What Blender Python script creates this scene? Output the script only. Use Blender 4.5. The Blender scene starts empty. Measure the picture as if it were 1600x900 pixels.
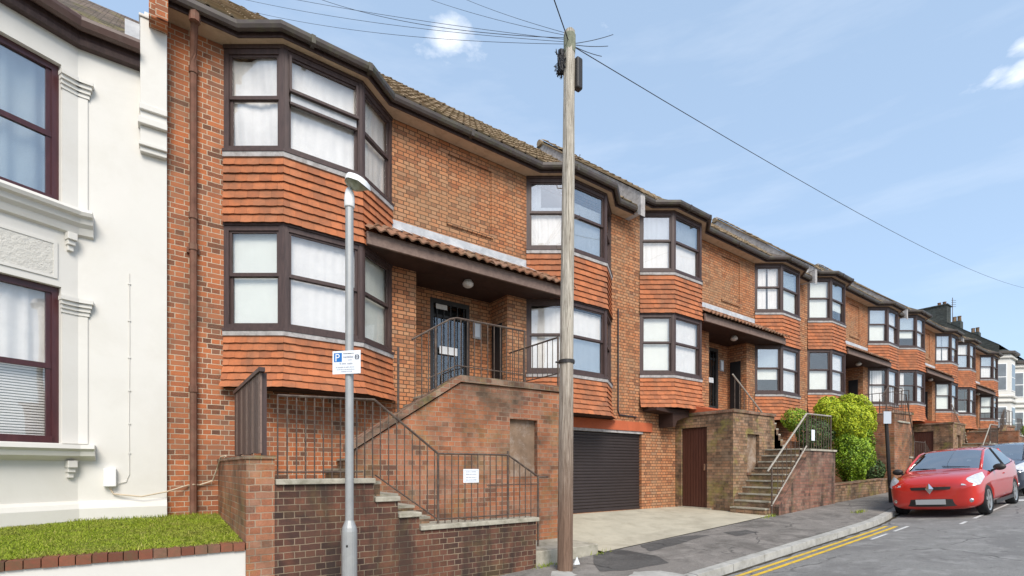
import bpy, bmesh, math, random
from mathutils import Vector, Matrix
random.seed(7)
R = math.radians
sc = bpy.context.scene
col = sc.collection

# ---------------------------------------------------------------- camera
cam_d = bpy.data.cameras.new('camera'); cam = bpy.data.objects.new('camera', cam_d); col.objects.link(cam)
cam.location = (0, 0, 1.6)
cam.rotation_euler = (R(90), 0, R(54.1 - 90))
cam_d.sensor_width = 36; cam_d.lens = 36 * 780 / 1600
cam_d.shift_y = (732 - 450) / 1600
cam_d.clip_start = 0.05; cam_d.clip_end = 3000
sc.camera = cam
TH = R(54.1)
FW = (math.cos(TH), math.sin(TH)); RT = (math.sin(TH), -math.cos(TH))

def px_at(x, y, Z):
    """point seen at photo pixel x, y at depth Z metres (used only to read off positions)"""
    lx = (x - 800) / 780 * Z
    return Vector((FW[0] * Z + RT[0] * lx, FW[1] * Z + RT[1] * lx, 1.6 + (732 - y) / 780 * Z))

def ray_y(x, Y):
    r = (x - 800) / 780
    dx = FW[0] + RT[0] * r; dy = FW[1] + RT[1] * r
    return Y * dx / dy, Y / dy
def at_y(x, y, Y):
    X, Z = ray_y(x, Y)
    return Vector((X, Y, 1.6 + (732 - y) / 780 * Z))

# ---------------------------------------------------------------- world and sun
SUN_EL, SUN_AZ = 43, 200
w = bpy.data.worlds.new('World'); sc.world = w; w.use_nodes = True
nt = w.node_tree; nt.nodes.clear()
out = nt.nodes.new('ShaderNodeOutputWorld'); bg = nt.nodes.new('ShaderNodeBackground')
sky = nt.nodes.new('ShaderNodeTexSky'); sky.sky_type = 'NISHITA'; sky.sun_disc = False
sky.sun_elevation = R(SUN_EL); sky.sun_rotation = R(SUN_AZ)
sky.air_density = 1.0; sky.dust_density = 1.6; sky.ozone_density = 2.0
bg.inputs['Strength'].default_value = 0.145
tc = nt.nodes.new('ShaderNodeTexCoord')
def wmath(op, a, b=None, clamp=False):
    n = nt.nodes.new('ShaderNodeMath'); n.operation = op; n.use_clamp = clamp
    for i, v in enumerate((a, b)):
        if v is None: continue
        if isinstance(v, (int, float)): n.inputs[i].default_value = v
        else: nt.links.new(v, n.inputs[i])
    return n.outputs[0]
def wnoise(scale, detail, stretch):
    mp = nt.nodes.new('ShaderNodeMapping'); nt.links.new(tc.outputs['Generated'], mp.inputs[0]); mp.inputs['Scale'].default_value = stretch
    n = nt.nodes.new('ShaderNodeTexNoise'); n.inputs['Scale'].default_value = scale; n.inputs['Detail'].default_value = detail
    n.inputs['Roughness'].default_value = 0.6
    nt.links.new(mp.outputs[0], n.inputs[0]); return n.outputs['Fac']
puff = wnoise(16, 6, (1, 1, 2.2))
total = None
for (cx, cy, rad, amp) in [(702, 60, 3.4, 1.1), (735, 70, 3.0, .8), (670, 84, 4.6, .55), (640, 88, 3.5, .4), (640, 72, 2.2, .4), (1592, 122, 2.8, .9), (1550, 124, 2.4, .7), (1598, 72, 1.7, .8), (575, 68, 1.2, .4), (735, 12, 2.5, .3), (940, 10, 5, .3), (400, 8, 4, .3)]:
    v = (px_at(cx, cy, 10) - Vector((0, 0, 1.6))).normalized()
    d = nt.nodes.new('ShaderNodeVectorMath'); d.operation = 'DISTANCE'
    mp = nt.nodes.new('ShaderNodeVectorMath'); mp.operation = 'NORMALIZE'; nt.links.new(tc.outputs['Generated'], mp.inputs[0])
    ms_ = nt.nodes.new('ShaderNodeVectorMath'); ms_.operation = 'MULTIPLY'; nt.links.new(mp.outputs[0], ms_.inputs[0]); ms_.inputs[1].default_value = (1, 1, 1.9)
    nt.links.new(ms_.outputs[0], d.inputs[0]); d.inputs[1].default_value = (v.x, v.y, v.z * 1.9)
    fall = wmath('SUBTRACT', 1.0, wmath('DIVIDE', d.outputs['Value'], R(rad)), True)
    fall = wmath('MULTIPLY', fall, amp)
    total = fall if total is None else wmath('MAXIMUM', total, fall)
cl = wmath('MULTIPLY', wmath('SUBTRACT', wmath('ADD', total, wmath('MULTIPLY', wmath('SUBTRACT', puff, 0.5), 1.5)), 0.36), 1.25, True)
cl = wmath('MULTIPLY', cl, wmath('MULTIPLY', total, 6.0, True))
wisp = wnoise(3.0, 8, (1.0, 0.7, 4.5))
wisp = wmath('MULTIPLY', wmath('MULTIPLY', wmath('SUBTRACT', wisp, 0.50), 2.2, True), 0.26)
cl = wmath('MAXIMUM', cl, wisp)
mixw = nt.nodes.new('ShaderNodeMix'); mixw.data_type = 'RGBA'
pale = nt.nodes.new('ShaderNodeMix'); pale.data_type = 'RGBA'; pale.inputs[0].default_value = 0.5
nt.links.new(sky.outputs[0], pale.inputs[6]); pale.inputs[7].default_value = (3.3, 4.4, 5.75, 1)
nt.links.new(cl, mixw.inputs[0]); nt.links.new(pale.outputs[2], mixw.inputs[6]); mixw.inputs[7].default_value = (6.6, 6.7, 6.9, 1)
nt.links.new(mixw.outputs[2], bg.inputs['Color']); nt.links.new(bg.outputs[0], out.inputs[0])

sd = bpy.data.lights.new('sun', 'SUN'); sun = bpy.data.objects.new('sun', sd); col.objects.link(sun)
sd.energy = 2.6; sd.angle = R(28); sd.color = (1.0, 0.93, 0.83)
az = R(SUN_AZ); el = R(SUN_EL)
sdir = Vector((math.sin(az) * math.cos(el), math.cos(az) * math.cos(el), math.sin(el)))
sun.rotation_euler = sdir.to_track_quat('Z', 'Y').to_euler()
sc.view_settings.view_transform = 'Standard'; sc.view_settings.look = 'None'
sc.view_settings.gamma = 1; sc.view_settings.exposure = 0.52
sc.render.engine = 'CYCLES'
sc.cycles.max_bounces = 8; sc.cycles.transparent_max_bounces = 12

# ---------------------------------------------------------------- mesh builder
class MB:
    def __init__(s): s.v = []; s.f = []
    def add(s, vs, fs):
        o = len(s.v); s.v += [tuple(p) for p in vs]; s.f += [tuple(o + i for i in f) for f in fs]; return s
    def quad(s, a, b, c, d): return s.add([a, b, c, d], [(0, 1, 2, 3)])
    def box(s, x0, x1, y0, y1, z0, z1, dz=0.0):
        """dz raises the x1 end (sloping box)"""
        v = [(x0, y0, z0), (x1, y0, z0 + dz), (x1, y1, z0 + dz), (x0, y1, z0), (x0, y0, z1), (x1, y0, z1 + dz), (x1, y1, z1 + dz), (x0, y1, z1)]
        return s.add(v, [(0, 3, 2, 1), (4, 5, 6, 7), (0, 1, 5, 4), (1, 2, 6, 5), (2, 3, 7, 6), (3, 0, 4, 7)])
    def prism(s, pts, y0, y1):
        """xz outline extruded along y"""
        n = len(pts); v = [(x, y0, z) for x, z in pts] + [(x, y1, z) for x, z in pts]
        f = [tuple(range(n)), tuple(range(2 * n - 1, n - 1, -1))] + [(i, i + n, (i + 1) % n + n, (i + 1) % n) for i in range(n)]
        return s.add(v, f)
    def fbox(s, p, q, u0, u1, z0, z1, d0, d1):
        """box on the vertical face p->q: u along it, d inward (towards the house)"""
        p = Vector(p); q = Vector(q); t = (q - p).normalized(); n = Vector((-t.y, t.x))
        v = []
        for z in (z0, z1):
            for u, d in ((u0, d0), (u1, d0), (u1, d1), (u0, d1)):
                c = p + t * u + n * d; v.append((c.x, c.y, z))
        return s.add(v, [(0, 3, 2, 1), (4, 5, 6, 7), (0, 1, 5, 4), (1, 2, 6, 5), (2, 3, 7, 6), (3, 0, 4, 7)])
    def tube(s, pts, r, n=6, r2=None):
        pts = [Vector(p) for p in pts]; k = len(pts); rings = []
        for i, p in enumerate(pts):
            d = (pts[min(i + 1, k - 1)] - pts[max(i - 1, 0)])
            d = d.normalized() if d.length > 1e-6 else Vector((0, 0, 1))
            a = d.cross(Vector((0, 0, 1)) if abs(d.z) < 0.9 else Vector((1, 0, 0))).normalized(); b = d.cross(a)
            rr = r if r2 is None else r + (r2 - r) * i / (k - 1)
            rings.append([p + (a * math.cos(2 * math.pi * j / n) + b * math.sin(2 * math.pi * j / n)) * rr for j in range(n)])
        v = [q for g in rings for q in g]; f = []
        for i in range(k - 1):
            for j in range(n): f.append((i * n + j, i * n + (j + 1) % n, (i + 1) * n + (j + 1) % n, (i + 1) * n + j))
        f.append(tuple(range(n - 1, -1, -1))); f.append(tuple((k - 1) * n + j for j in range(n)))
        return s.add(v, f)
    def lathe(s, c, prof, n=16):
        v = []; f = []; k = len(prof)
        for r, z in prof:
            for j in range(n): v.append((c[0] + r * math.cos(2 * math.pi * j / n), c[1] + r * math.sin(2 * math.pi * j / n), c[2] + z))
        for i in range(k - 1):
            for j in range(n): f.append((i * n + j, i * n + (j + 1) % n, (i + 1) * n + (j + 1) % n, (i + 1) * n + j))
        f.append(tuple(range(n - 1, -1, -1))); f.append(tuple((k - 1) * n + j for j in range(n)))
        return s.add(v, f)
    def ellip(s, c, rx, ry, rz, nu=14, nv=9):
        v = []; f = []
        for i in range(nv + 1):
            a = math.pi * i / nv
            for j in range(nu):
                b = 2 * math.pi * j / nu
                v.append((c[0] + rx * math.sin(a) * math.cos(b), c[1] + ry * math.sin(a) * math.sin(b), c[2] + rz * math.cos(a)))
        for i in range(nv):
            for j in range(nu): f.append((i * nu + j, (i + 1) * nu + j, (i + 1) * nu + (j + 1) % nu, i * nu + (j + 1) % nu))
        return s.add(v, f)
    def sweep(s, path, prof, closed_prof=True):
        """path: list of (x, y); prof: list of (offset outwards, z); mitred"""
        P = [Vector(p) for p in path]; k = len(P); n = len(prof); v = []; f = []
        for i, p in enumerate(P):
            if i == 0: t = (P[1] - P[0]).normalized(); m = Vector((t.y, -t.x))
            elif i == k - 1: t = (P[-1] - P[-2]).normalized(); m = Vector((t.y, -t.x))
            else:
                t1 = (P[i] - P[i - 1]).normalized(); t2 = (P[i + 1] - P[i]).normalized()
                n1 = Vector((t1.y, -t1.x)); n2 = Vector((t2.y, -t2.x)); m = (n1 + n2); m = m / max(0.3, (m.length_squared / 2))
            for o, z in prof: v.append((p.x + m.x * o, p.y + m.y * o, z))
        for i in range(k - 1):
            for j in range(n if closed_prof else n - 1):
                f.append((i * n + j, (i + 1) * n + j, (i + 1) * n + (j + 1) % n, i * n + (j + 1) % n))
        if closed_prof: f.append(tuple(range(n))); f.append(tuple((k - 1) * n + j for j in range(n - 1, -1, -1)))
        return s.add(v, f)
    def build(s, name, mat, parent=None, uv=True, smooth=False, bevel=0, **props):
        org = Vector(parent['_org']) if parent is not None and '_org' in parent.keys() else Vector((0, 0, 0))
        if parent is None and s.v:
            xs = [p[0] for p in s.v]; ys = [p[1] for p in s.v]; zs = [p[2] for p in s.v]
            if props.get('_base', True): org = Vector(((min(xs) + max(xs)) / 2, (min(ys) + max(ys)) / 2, min(zs)))
        me = bpy.data.meshes.new(name)
        me.from_pydata([(p[0] - org.x, p[1] - org.y, p[2] - org.z) for p in s.v], [], s.f)
        me.update()
        bm = bmesh.new(); bm.from_mesh(me)
        if len(s.f) < 20000: bmesh.ops.recalc_face_normals(bm, faces=bm.faces)
        if uv:
            L = bm.loops.layers.uv.new('UVMap')
            for fc in bm.faces:
                nn = fc.normal; a = (abs(nn.x), abs(nn.y), abs(nn.z))
                for lp in fc.loops:
                    c = lp.vert.co + org
                    if a[2] > 0.75: lp[L].uv = (c.x, c.y)
                    elif a[0] > a[1]: lp[L].uv = (c.y, c.z)
                    else: lp[L].uv = (c.x, c.z)
        if smooth:
            for fc in bm.faces: fc.smooth = True
        bm.to_mesh(me); bm.free()
        o = bpy.data.objects.new(name, me); col.objects.link(o)
        if mat: me.materials.append(mat)
        if parent is not None:
            o.parent = parent; o['_org'] = tuple(org)
            # parts of parts share the thing's origin
        else:
            o.location = org; o['_org'] = tuple(org)
        if bevel:
            m = o.modifiers.new('bevel', 'BEVEL'); m.width = bevel; m.segments = 2; m.limit_method = 'ANGLE'
        for k_, v_ in props.items():
            if not k_.startswith('_'): o[k_] = v_
        return o

def thing(name, label, cat, org, group=None):
    o = bpy.data.objects.new(name, None); col.objects.link(o); o.location = org; o['_org'] = tuple(org); o.empty_display_size = 0.2
    o['label'] = label; o['category'] = cat
    if group: o['group'] = group
    return o
def tag(o, label, cat, group=None):
    o['label'] = label; o['category'] = cat
    if group: o['group'] = group
    return o

# ---------------------------------------------------------------- materials
class NT:
    def __init__(s, name):
        s.m = bpy.data.materials.new(name); s.m.use_nodes = True; s.t = s.m.node_tree; s.b = s.t.nodes['Principled BSDF']
        s.tc = s.t.nodes.new('ShaderNodeTexCoord')
    def n(s, typ, **kw):
        x = s.t.nodes.new(typ)
        for k, v in kw.items():
            if k in x.inputs.keys():
                if hasattr(v, 'is_linked') or isinstance(v, bpy.types.NodeSocket): s.t.links.new(v, x.inputs[k])
                else: x.inputs[k].default_value = v
            else: setattr(x, k, v)
        return x
    def link(s, a, b): s.t.links.new(a, b)
    def noise(s, co, scale, detail=4, rough=0.6, dist=0.0):
        x = s.n('ShaderNodeTexNoise'); s.link(co, x.inputs['Vector']); x.inputs['Scale'].default_value = scale
        x.inputs['Detail'].default_value = detail; x.inputs['Roughness'].default_value = rough; x.inputs['Distortion'].default_value = dist
        return x.outputs['Fac']
    def ramp(s, fac, stops):
        x = s.n('ShaderNodeValToRGB'); s.link(fac, x.inputs[0]); e = x.color_ramp.elements
        while len(e) < len(stops): e.new(0.5)
        for el_, (p, c) in zip(e, stops): el_.position = p; el_.color = (c, c, c, 1) if isinstance(c, (int, float)) else (*c, 1)
        return x.outputs['Color']
    def mix(s, fac, a, b, mode='MIX'):
        x = s.n('ShaderNodeMix'); x.data_type = 'RGBA'; x.blend_type = mode
        for i, v in ((0, fac), (6, a), (7, b)):
            if isinstance(v, (int, float)):
                x.inputs[i].default_value = v if i == 0 else (v, v, v, 1)
            elif isinstance(v, tuple): x.inputs[i].default_value = (*v, 1)
            else: s.link(v, x.inputs[i])
        return x.outputs[2]
    def math(s, op, a, b=0.0, clamp=False):
        x = s.n('ShaderNodeMath'); x.operation = op; x.use_clamp = clamp
        for i, v in enumerate((a, b)):
            if isinstance(v, (int, float)): x.inputs[i].default_value = v
            else: s.link(v, x.inputs[i])
        return x.outputs[0]
    def bump(s, h, strength=0.5, dist=0.01):
        x = s.n('ShaderNodeBump'); s.link(h, x.inputs['Height']); x.inputs['Strength'].default_value = strength; x.inputs['Distance'].default_value = dist
        s.link(x.outputs[0], s.b.inputs['Normal'])
    def fin(s, color, rough=0.8, spec=0.3, metal=0.0):
        if isinstance(color, tuple): s.b.inputs['Base Color'].default_value = (*color, 1)
        else: s.link(color, s.b.inputs['Base Color'])
        if isinstance(rough, (int, float)): s.b.inputs['Roughness'].default_value = rough
        else: s.link(rough, s.b.inputs['Roughness'])
        s.b.inputs['Specular IOR Level'].default_value = spec; s.b.inputs['Metallic'].default_value = metal
        return s.m

def brick_mat(name, ramp, mortar, grime=(0.1, 0.09, 0.07), grime_amt=0.4, moss=0.0, bloom=0.0, mort=0.011, blotch=None, gscale=0.7, wv=0.004, streak=0.0):
    s = NT(name); uv = s.tc.outputs['UV']; ob = s.tc.outputs['UV']
    nz = s.n('ShaderNodeTexNoise'); s.link(uv, nz.inputs['Vector']); nz.inputs['Scale'].default_value = 9; nz.inputs['Detail'].default_value = 3
    vs = s.n('ShaderNodeVectorMath', operation='SUBTRACT'); s.link(nz.outputs['Color'], vs.inputs[0]); vs.inputs[1].default_value = (.5, .5, .5)
    vm = s.n('ShaderNodeVectorMath', operation='SCALE'); s.link(vs.outputs[0], vm.inputs[0]); vm.inputs['Scale'].default_value = wv * 3
    va = s.n('ShaderNodeVectorMath', operation='ADD'); s.link(vm.outputs[0], va.inputs[0]); s.link(uv, va.inputs[1])
    br = s.n('ShaderNodeTexBrick'); s.link(va.outputs[0], br.inputs['Vector'])
    br.inputs['Color1'].default_value = (0, 0, 0, 1); br.inputs['Color2'].default_value = (1, 1, 1, 1); br.inputs['Mortar'].default_value = (0.5, 0.5, 0.5, 1)
    br.inputs['Scale'].default_value = 1; br.inputs['Mortar Size'].default_value = mort / 2; br.inputs['Mortar Smooth'].default_value = 0.25
    br.inputs['Brick Width'].default_value = 0.225; br.inputs['Row Height'].default_value = 0.075; br.inputs['Bias'].default_value = 0
    br.squash = 0.5; br.squash_frequency = 2
    fine = s.noise(uv, 60, 5, 0.7); mid = s.noise(uv, 2.3, 5, 0.65); big = s.noise(uv, gscale, 4, 0.6)
    tint = s.math('ADD', br.outputs['Color'], s.math('MULTIPLY', s.math('SUBTRACT', fine, 0.5), 0.5))
    c = s.ramp(tint, ramp)
    if blotch: c = s.mix(s.ramp(s.noise(uv, 0.55, 3, 0.5, 0.8), [(0.46, 0.0), (0.6, 0.75)]), c, blotch, 'MIX') if False else s.mix(s.ramp(s.noise(uv, 0.6, 5, 0.65, 0.6), [(0.45, 0.0), (0.62, 0.6)]), c, s.mix(0.65, c, blotch))
    c = s.mix(s.ramp(fine, [(0.3, 0.35), (0.75, 0.0)]), c, (0.04, 0.03, 0.025))
    mc = s.mix(s.ramp(mid, [(0.35, 0.0), (0.7, 0.6)]), mortar, tuple(x * 0.5 for x in mortar))
    c = s.mix(br.outputs['Fac'], c, mc)
    g = s.ramp(s.math('ADD', s.math('MULTIPLY', mid, 0.5), s.math('MULTIPLY', big, 0.6)), [(0.5, 0.0), (0.68, grime_amt)])
    c = s.mix(g, c, grime)
    if streak:
        mp = s.n('ShaderNodeMapping'); s.link(uv, mp.inputs[0]); mp.inputs['Scale'].default_value = (3.2, 0.5, 1)
        sn = s.noise(mp.outputs[0], 1.0, 5, 0.6, 0.4)
        c = s.mix(s.ramp(sn, [(0.5, 0.0), (0.62, streak)]), c, (0.035, 0.03, 0.026))
    if moss:
        mn = s.noise(uv, 1.4, 6, 0.7, 0.5); c = s.mix(s.ramp(mn, [(0.52, 0.0), (0.66, moss)]), c, s.mix(fine, (0.13, 0.12, 0.04), (0.36, 0.31, 0.08)))
    if bloom:
        bn = s.noise(uv, 1.9, 6, 0.75, 0.3); c = s.mix(s.ramp(bn, [(0.5, 0.0), (0.7, bloom)]), c, (0.48, 0.35, 0.26))
    h = s.math('ADD', s.math('MULTIPLY', br.outputs['Fac'], -1.0), s.math('MULTIPLY', fine, 0.5))
    s.bump(h, 0.8, 0.008)
    return s.fin(c, 0.9, 0.15)

def plain(name, color, rough=0.7, spec=0.3, var=0.15, scale=4, bump=0.0, metal=0.0, dirt=None, coord='Object', bscale=60, dist=0.003):
    s = NT(name); co = s.tc.outputs[coord]
    n1 = s.noise(co, scale, 5, 0.65); c = s.mix(s.ramp(n1, [(0.3, 0.0), (0.72, 1.0)]), tuple(x * (1 - var) for x in color), tuple(min(1, x * (1 + var)) for x in color))
    if dirt:
        dc, amt, dsc = dirt; c = s.mix(s.ramp(s.noise(co, dsc, 7, 0.72, 0.4), [(0.48, 0.0), (0.68, amt)]), c, dc)
    if bump: s.bump(s.noise(co, bscale, 6, 0.7), bump, dist)
    return s.fin(c, rough, spec, metal)

def island(name, ramp, rough=0.85, spec=0.2, scale=8, dirt=None, bump=0.3, sheen=0):
    s = NT(name); g = s.n('ShaderNodeNewGeometry'); co = s.tc.outputs['Object']
    c = s.ramp(g.outputs['Random Per Island'], ramp)
    fine = s.noise(co, scale * 5, 5, 0.7)
    c = s.mix(s.ramp(fine, [(0.3, 0.45), (0.7, 0.0)]), c, s.mix(0.5, c, (0.03, 0.025, 0.02)))
    if dirt:
        dc, amt, dsc = dirt; c = s.mix(s.ramp(s.noise(co, dsc, 7, 0.72, 0.4), [(0.46, 0.0), (0.66, amt)]), c, dc)
    if bump: s.bump(fine, bump, 0.004)
    return s.fin(c, rough, spec)

def wood(name, a, b, rough=0.7, sx=18, sz=0.8, spec=0.3, dirt=None, bump=0.3):
    s = NT(name); mp = s.n('ShaderNodeMapping'); s.link(s.tc.outputs['Object'], mp.inputs[0]); mp.inputs['Scale'].default_value = (sx, sx, sz)
    n1 = s.noise(mp.outputs[0], 2.0, 8, 0.7, 0.6); c = s.mix(s.ramp(n1, [(0.3, 0.0), (0.7, 1.0)]), a, b)
    if dirt:
        dc, amt, dsc = dirt; c = s.mix(s.ramp(s.noise(s.tc.outputs['Object'], dsc, 7, 0.72, 0.4), [(0.46, 0.0), (0.66, amt)]), c, dc)
    s.bump(n1, bump, 0.006)
    return s.fin(c, rough, spec)

M = {}
ORANGE = [(0.0, (0.26, 0.12, 0.07)), (0.2, (0.46, 0.195, 0.095)), (0.5, (0.60, 0.265, 0.125)), (0.8, (0.57, 0.30, 0.16)), (1.0, (0.42, 0.235, 0.14))]
M['brick'] = brick_mat('facade_brick', ORANGE, (0.105, 0.065, 0.042), grime=(0.26, 0.17, 0.10), grime_amt=0.5, blotch=(0.66, 0.20, 0.065), mort=0.016)
M['brick_red'] = brick_mat('repointed_brick', [(0.0, (0.15, 0.075, 0.05)), (0.3, (0.44, 0.15, 0.07)), (0.55, (0.56, 0.18, 0.07)), (0.8, (0.50, 0.19, 0.09)), (1.0, (0.26, 0.12, 0.075))], (0.60, 0.50, 0.37), grime_amt=0.45, mort=0.011, blotch=(0.50, 0.15, 0.055))
M['brick_stair'] = brick_mat('stair_brick', [(0.0, (0.16, 0.085, 0.06)), (0.35, (0.38, 0.145, 0.08)), (0.65, (0.48, 0.19, 0.10)), (1.0, (0.38, 0.19, 0.12))], (0.40, 0.31, 0.22), grime=(0.085, 0.062, 0.042), grime_amt=0.8, moss=0.25, bloom=0.3, mort=0.011, blotch=(0.66, 0.21, 0.06), gscale=0.5, streak=0.15)
M['brick_moss'] = brick_mat('mossy_brick', [(0.0, (0.17, 0.10, 0.06)), (0.4, (0.38, 0.21, 0.12)), (0.7, (0.46, 0.27, 0.16)), (1.0, (0.34, 0.23, 0.15))], (0.16, 0.12, 0.08), grime=(0.07, 0.06, 0.045), grime_amt=0.7, moss=0.75, bloom=0.3, mort=0.014, gscale=0.5, streak=0.45)
M['brick_streak'] = brick_mat('streaked_wall_brick', [(0.0, (0.16, 0.085, 0.065)), (0.4, (0.30, 0.14, 0.10)), (0.7, (0.38, 0.18, 0.125)), (1.0, (0.28, 0.16, 0.12))], (0.20, 0.15, 0.11), grime=(0.08, 0.06, 0.05), grime_amt=0.6, moss=0.2, bloom=0.4, mort=0.013, streak=0.75)
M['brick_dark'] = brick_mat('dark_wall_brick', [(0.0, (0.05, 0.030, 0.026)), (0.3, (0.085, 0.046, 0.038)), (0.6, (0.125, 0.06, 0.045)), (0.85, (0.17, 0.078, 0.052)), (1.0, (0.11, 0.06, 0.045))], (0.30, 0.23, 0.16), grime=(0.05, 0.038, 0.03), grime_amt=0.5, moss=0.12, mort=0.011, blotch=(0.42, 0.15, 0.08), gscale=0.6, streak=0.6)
M['brick_edge'] = brick_mat('edging_brick', [(0.0, (0.12, 0.05, 0.035)), (0.5, (0.27, 0.10, 0.06)), (1.0, (0.20, 0.11, 0.075))], (0.25, 0.2, 0.14), grime_amt=0.6, moss=0.5, mort=0.012)
M['tile'] = island('clay_hung_tile', [(0.0, (0.36, 0.13, 0.065)), (0.3, (0.49, 0.165, 0.070)), (0.7, (0.56, 0.195, 0.085)), (1.0, (0.46, 0.18, 0.09))], 0.8, 0.2, 4, dirt=((0.20, 0.10, 0.06), 0.7, 1.6))
M['rooftile'] = island('roof_tile', [(0.0, (0.19, 0.135, 0.085)), (0.5, (0.30, 0.22, 0.14)), (1.0, (0.37, 0.28, 0.19))], 0.9, 0.1, 5, dirt=((0.17, 0.14, 0.07), 0.5, 2.0))
M['pantile'] = island('porch_pantile', [(0.0, (0.20, 0.095, 0.055)), (0.5, (0.30, 0.15, 0.09)), (1.0, (0.33, 0.20, 0.14))], 0.9, 0.1, 5, dirt=((0.14, 0.12, 0.08), 0.7, 3.0))
M['slate'] = brick_mat('slate', [(0.0, (0.05, 0.06, 0.058)), (1.0, (0.10, 0.115, 0.11))], (0.03, 0.035, 0.035), grime_amt=0.3, mort=0.006)
M['oldroof'] = brick_mat('mossy_old_roof', [(0.0, (0.11, 0.085, 0.07)), (0.5, (0.20, 0.15, 0.12)), (1.0, (0.25, 0.20, 0.16))], (0.06, 0.05, 0.04), grime=(0.05, 0.05, 0.04), grime_amt=0.7, moss=0.5, mort=0.012)
M['frame'] = wood('brown_window_timber', (0.040, 0.024, 0.022), (0.085, 0.052, 0.046), 0.5, 10, 1.5, 0.4, bump=0.1)
M['frame_red'] = wood('oxblood_window_timber', (0.045, 0.012, 0.014), (0.075, 0.022, 0.024), 0.35, 10, 1.5, 0.5, bump=0.05)
M['fascia'] = wood('weathered_fascia', (0.14, 0.095, 0.078), (0.24, 0.17, 0.14), 0.7, 6, 6, 0.25, bump=0.15)
M['soffit'] = plain('cream_soffit', (0.56, 0.42, 0.29), 0.8, 0.1, 0.1, 3, dirt=((0.25, 0.16, 0.1), 0.4, 5))
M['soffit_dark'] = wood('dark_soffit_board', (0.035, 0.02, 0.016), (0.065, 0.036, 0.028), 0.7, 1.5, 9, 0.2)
M['gutter'] = plain('gutter_plastic', (0.065, 0.05, 0.045), 0.5, 0.4, 0.25, 3, 0.2, dirt=((0.10, 0.10, 0.05), 0.7, 4))
M['gutter_brown'] = plain('brown_gutter', (0.085, 0.045, 0.036), 0.4, 0.45, 0.2, 3, 0.1, dirt=((0.14, 0.11, 0.09), 0.4, 5))
M['pipe'] = plain('rusty_brown_pipe', (0.16, 0.075, 0.05), 0.75, 0.25, 0.3, 6, 0.3, dirt=((0.20, 0.13, 0.09), 0.6, 7))
M['lead'] = plain('lead', (0.42, 0.43, 0.45), 0.6, 0.4, 0.18, 5, 0.3, dirt=((0.66, 0.66, 0.66), 0.6, 3.5))
M['lead_dark'] = plain('weathered_lead', (0.42, 0.40, 0.39), 0.7, 0.3, 0.25, 8, 0.3, dirt=((0.13, 0.10, 0.08), 0.6, 9))
M['stucco'] = plain('white_masonry_paint', (0.655, 0.635, 0.59), 0.6, 0.25, 0.025, 1.2, 0.12, dirt=((0.56, 0.535, 0.475), 0.35, 1.1), bscale=25)
M['stucco_rough'] = plain('textured_stucco', (0.62, 0.60, 0.55), 0.8, 0.15, 0.04, 2, 1.0, bscale=22, dist=0.02)
M['render_white'] = plain('garden_wall_render', (0.64, 0.62, 0.57), 0.7, 0.2, 0.04, 1.5, 0.1)
M['concrete'] = plain('driveway_concrete', (0.47, 0.43, 0.335), 0.9, 0.15, 0.13, 1.3, 0.5, dirt=((0.27, 0.24, 0.18), 0.5, 1.7), bscale=80)
M['coping'] = plain('coping_stone', (0.40, 0.37, 0.30), 0.9, 0.15, 0.2, 3, 0.5, dirt=((0.13, 0.12, 0.08), 0.7, 4), bscale=50)
M['coping_brick'] = brick_mat('coping_brick', [(0.0, (0.18, 0.08, 0.05)), (0.5, (0.33, 0.16, 0.10)), (1.0, (0.36, 0.24, 0.17))], (0.33, 0.27, 0.2), grime=(0.07, 0.06, 0.045), grime_amt=0.9, moss=0.65, bloom=0.3)
M['iron'] = plain('rusty_iron', (0.085, 0.06, 0.048), 0.7, 0.3, 0.35, 20, 0.2, dirt=((0.19, 0.15, 0.11), 0.7, 9))
M['iron_pale'] = plain('worn_pale_iron', (0.36, 0.33, 0.28), 0.6, 0.35, 0.2, 20, dirt=((0.12, 0.10, 0.08), 0.5, 9))
M['iron_black'] = plain('black_painted_iron', (0.03, 0.026, 0.024), 0.5, 0.4, 0.2, 20)
M['lintel'] = plain('orange_painted_lintel', (0.46, 0.115, 0.05), 0.75, 0.2, 0.12, 3, 0.2, dirt=((0.30, 0.09, 0.05), 0.4, 3))
M['shutter'] = plain('brown_roller_shutter', (0.036, 0.027, 0.026), 0.45, 0.45, 0.12, 2, 0.05)
M['door_wood'] = wood('brown_store_door', (0.055, 0.020, 0.014), (0.095, 0.036, 0.024), 0.5, 9, 0.8, 0.35)
M['niche'] = plain('rendered_niche', (0.25, 0.17, 0.115), 0.9, 0.1, 0.25, 5, 0.6, dirt=((0.50, 0.44, 0.38), 0.6, 3.5))
M['asphalt'] = None
M['galv'] = plain('galvanised_steel', (0.36, 0.365, 0.36), 0.5, 0.4, 0.12, 5, 0.05, metal=0.35, dirt=((0.30, 0.30, 0.28), 0.4, 5))
M['white_plastic'] = plain('white_plastic', (0.80, 0.80, 0.79), 0.4, 0.4, 0.02)
M['pole'] = wood('weathered_pole_timber', (0.20, 0.155, 0.115), (0.50, 0.43, 0.33), 0.9, 22, 1.2, 0.1, dirt=((0.16, 0.11, 0.075), 0.6, 3), bump=0.8)
M['wire'] = plain('cable_black', (0.035, 0.035, 0.04), 0.6, 0.3, 0.1)
M['cream_cable'] = plain('cream_cable', (0.55, 0.45, 0.33), 0.6, 0.3, 0.1)
M['curtain'] = plain('white_net_curtain', (0.88, 0.855, 0.83), 0.95, 0.05, 0.06, 6)
M['blind'] = plain('pale_blind', (0.84, 0.86, 0.80), 0.8, 0.2, 0.04, 4)
M['room'] = plain('dim_room', (0.38, 0.36, 0.33), 0.9, 0.1, 0.1)
M['black'] = plain('matt_black', (0.015, 0.015, 0.016), 0.6, 0.3, 0.1)
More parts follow.
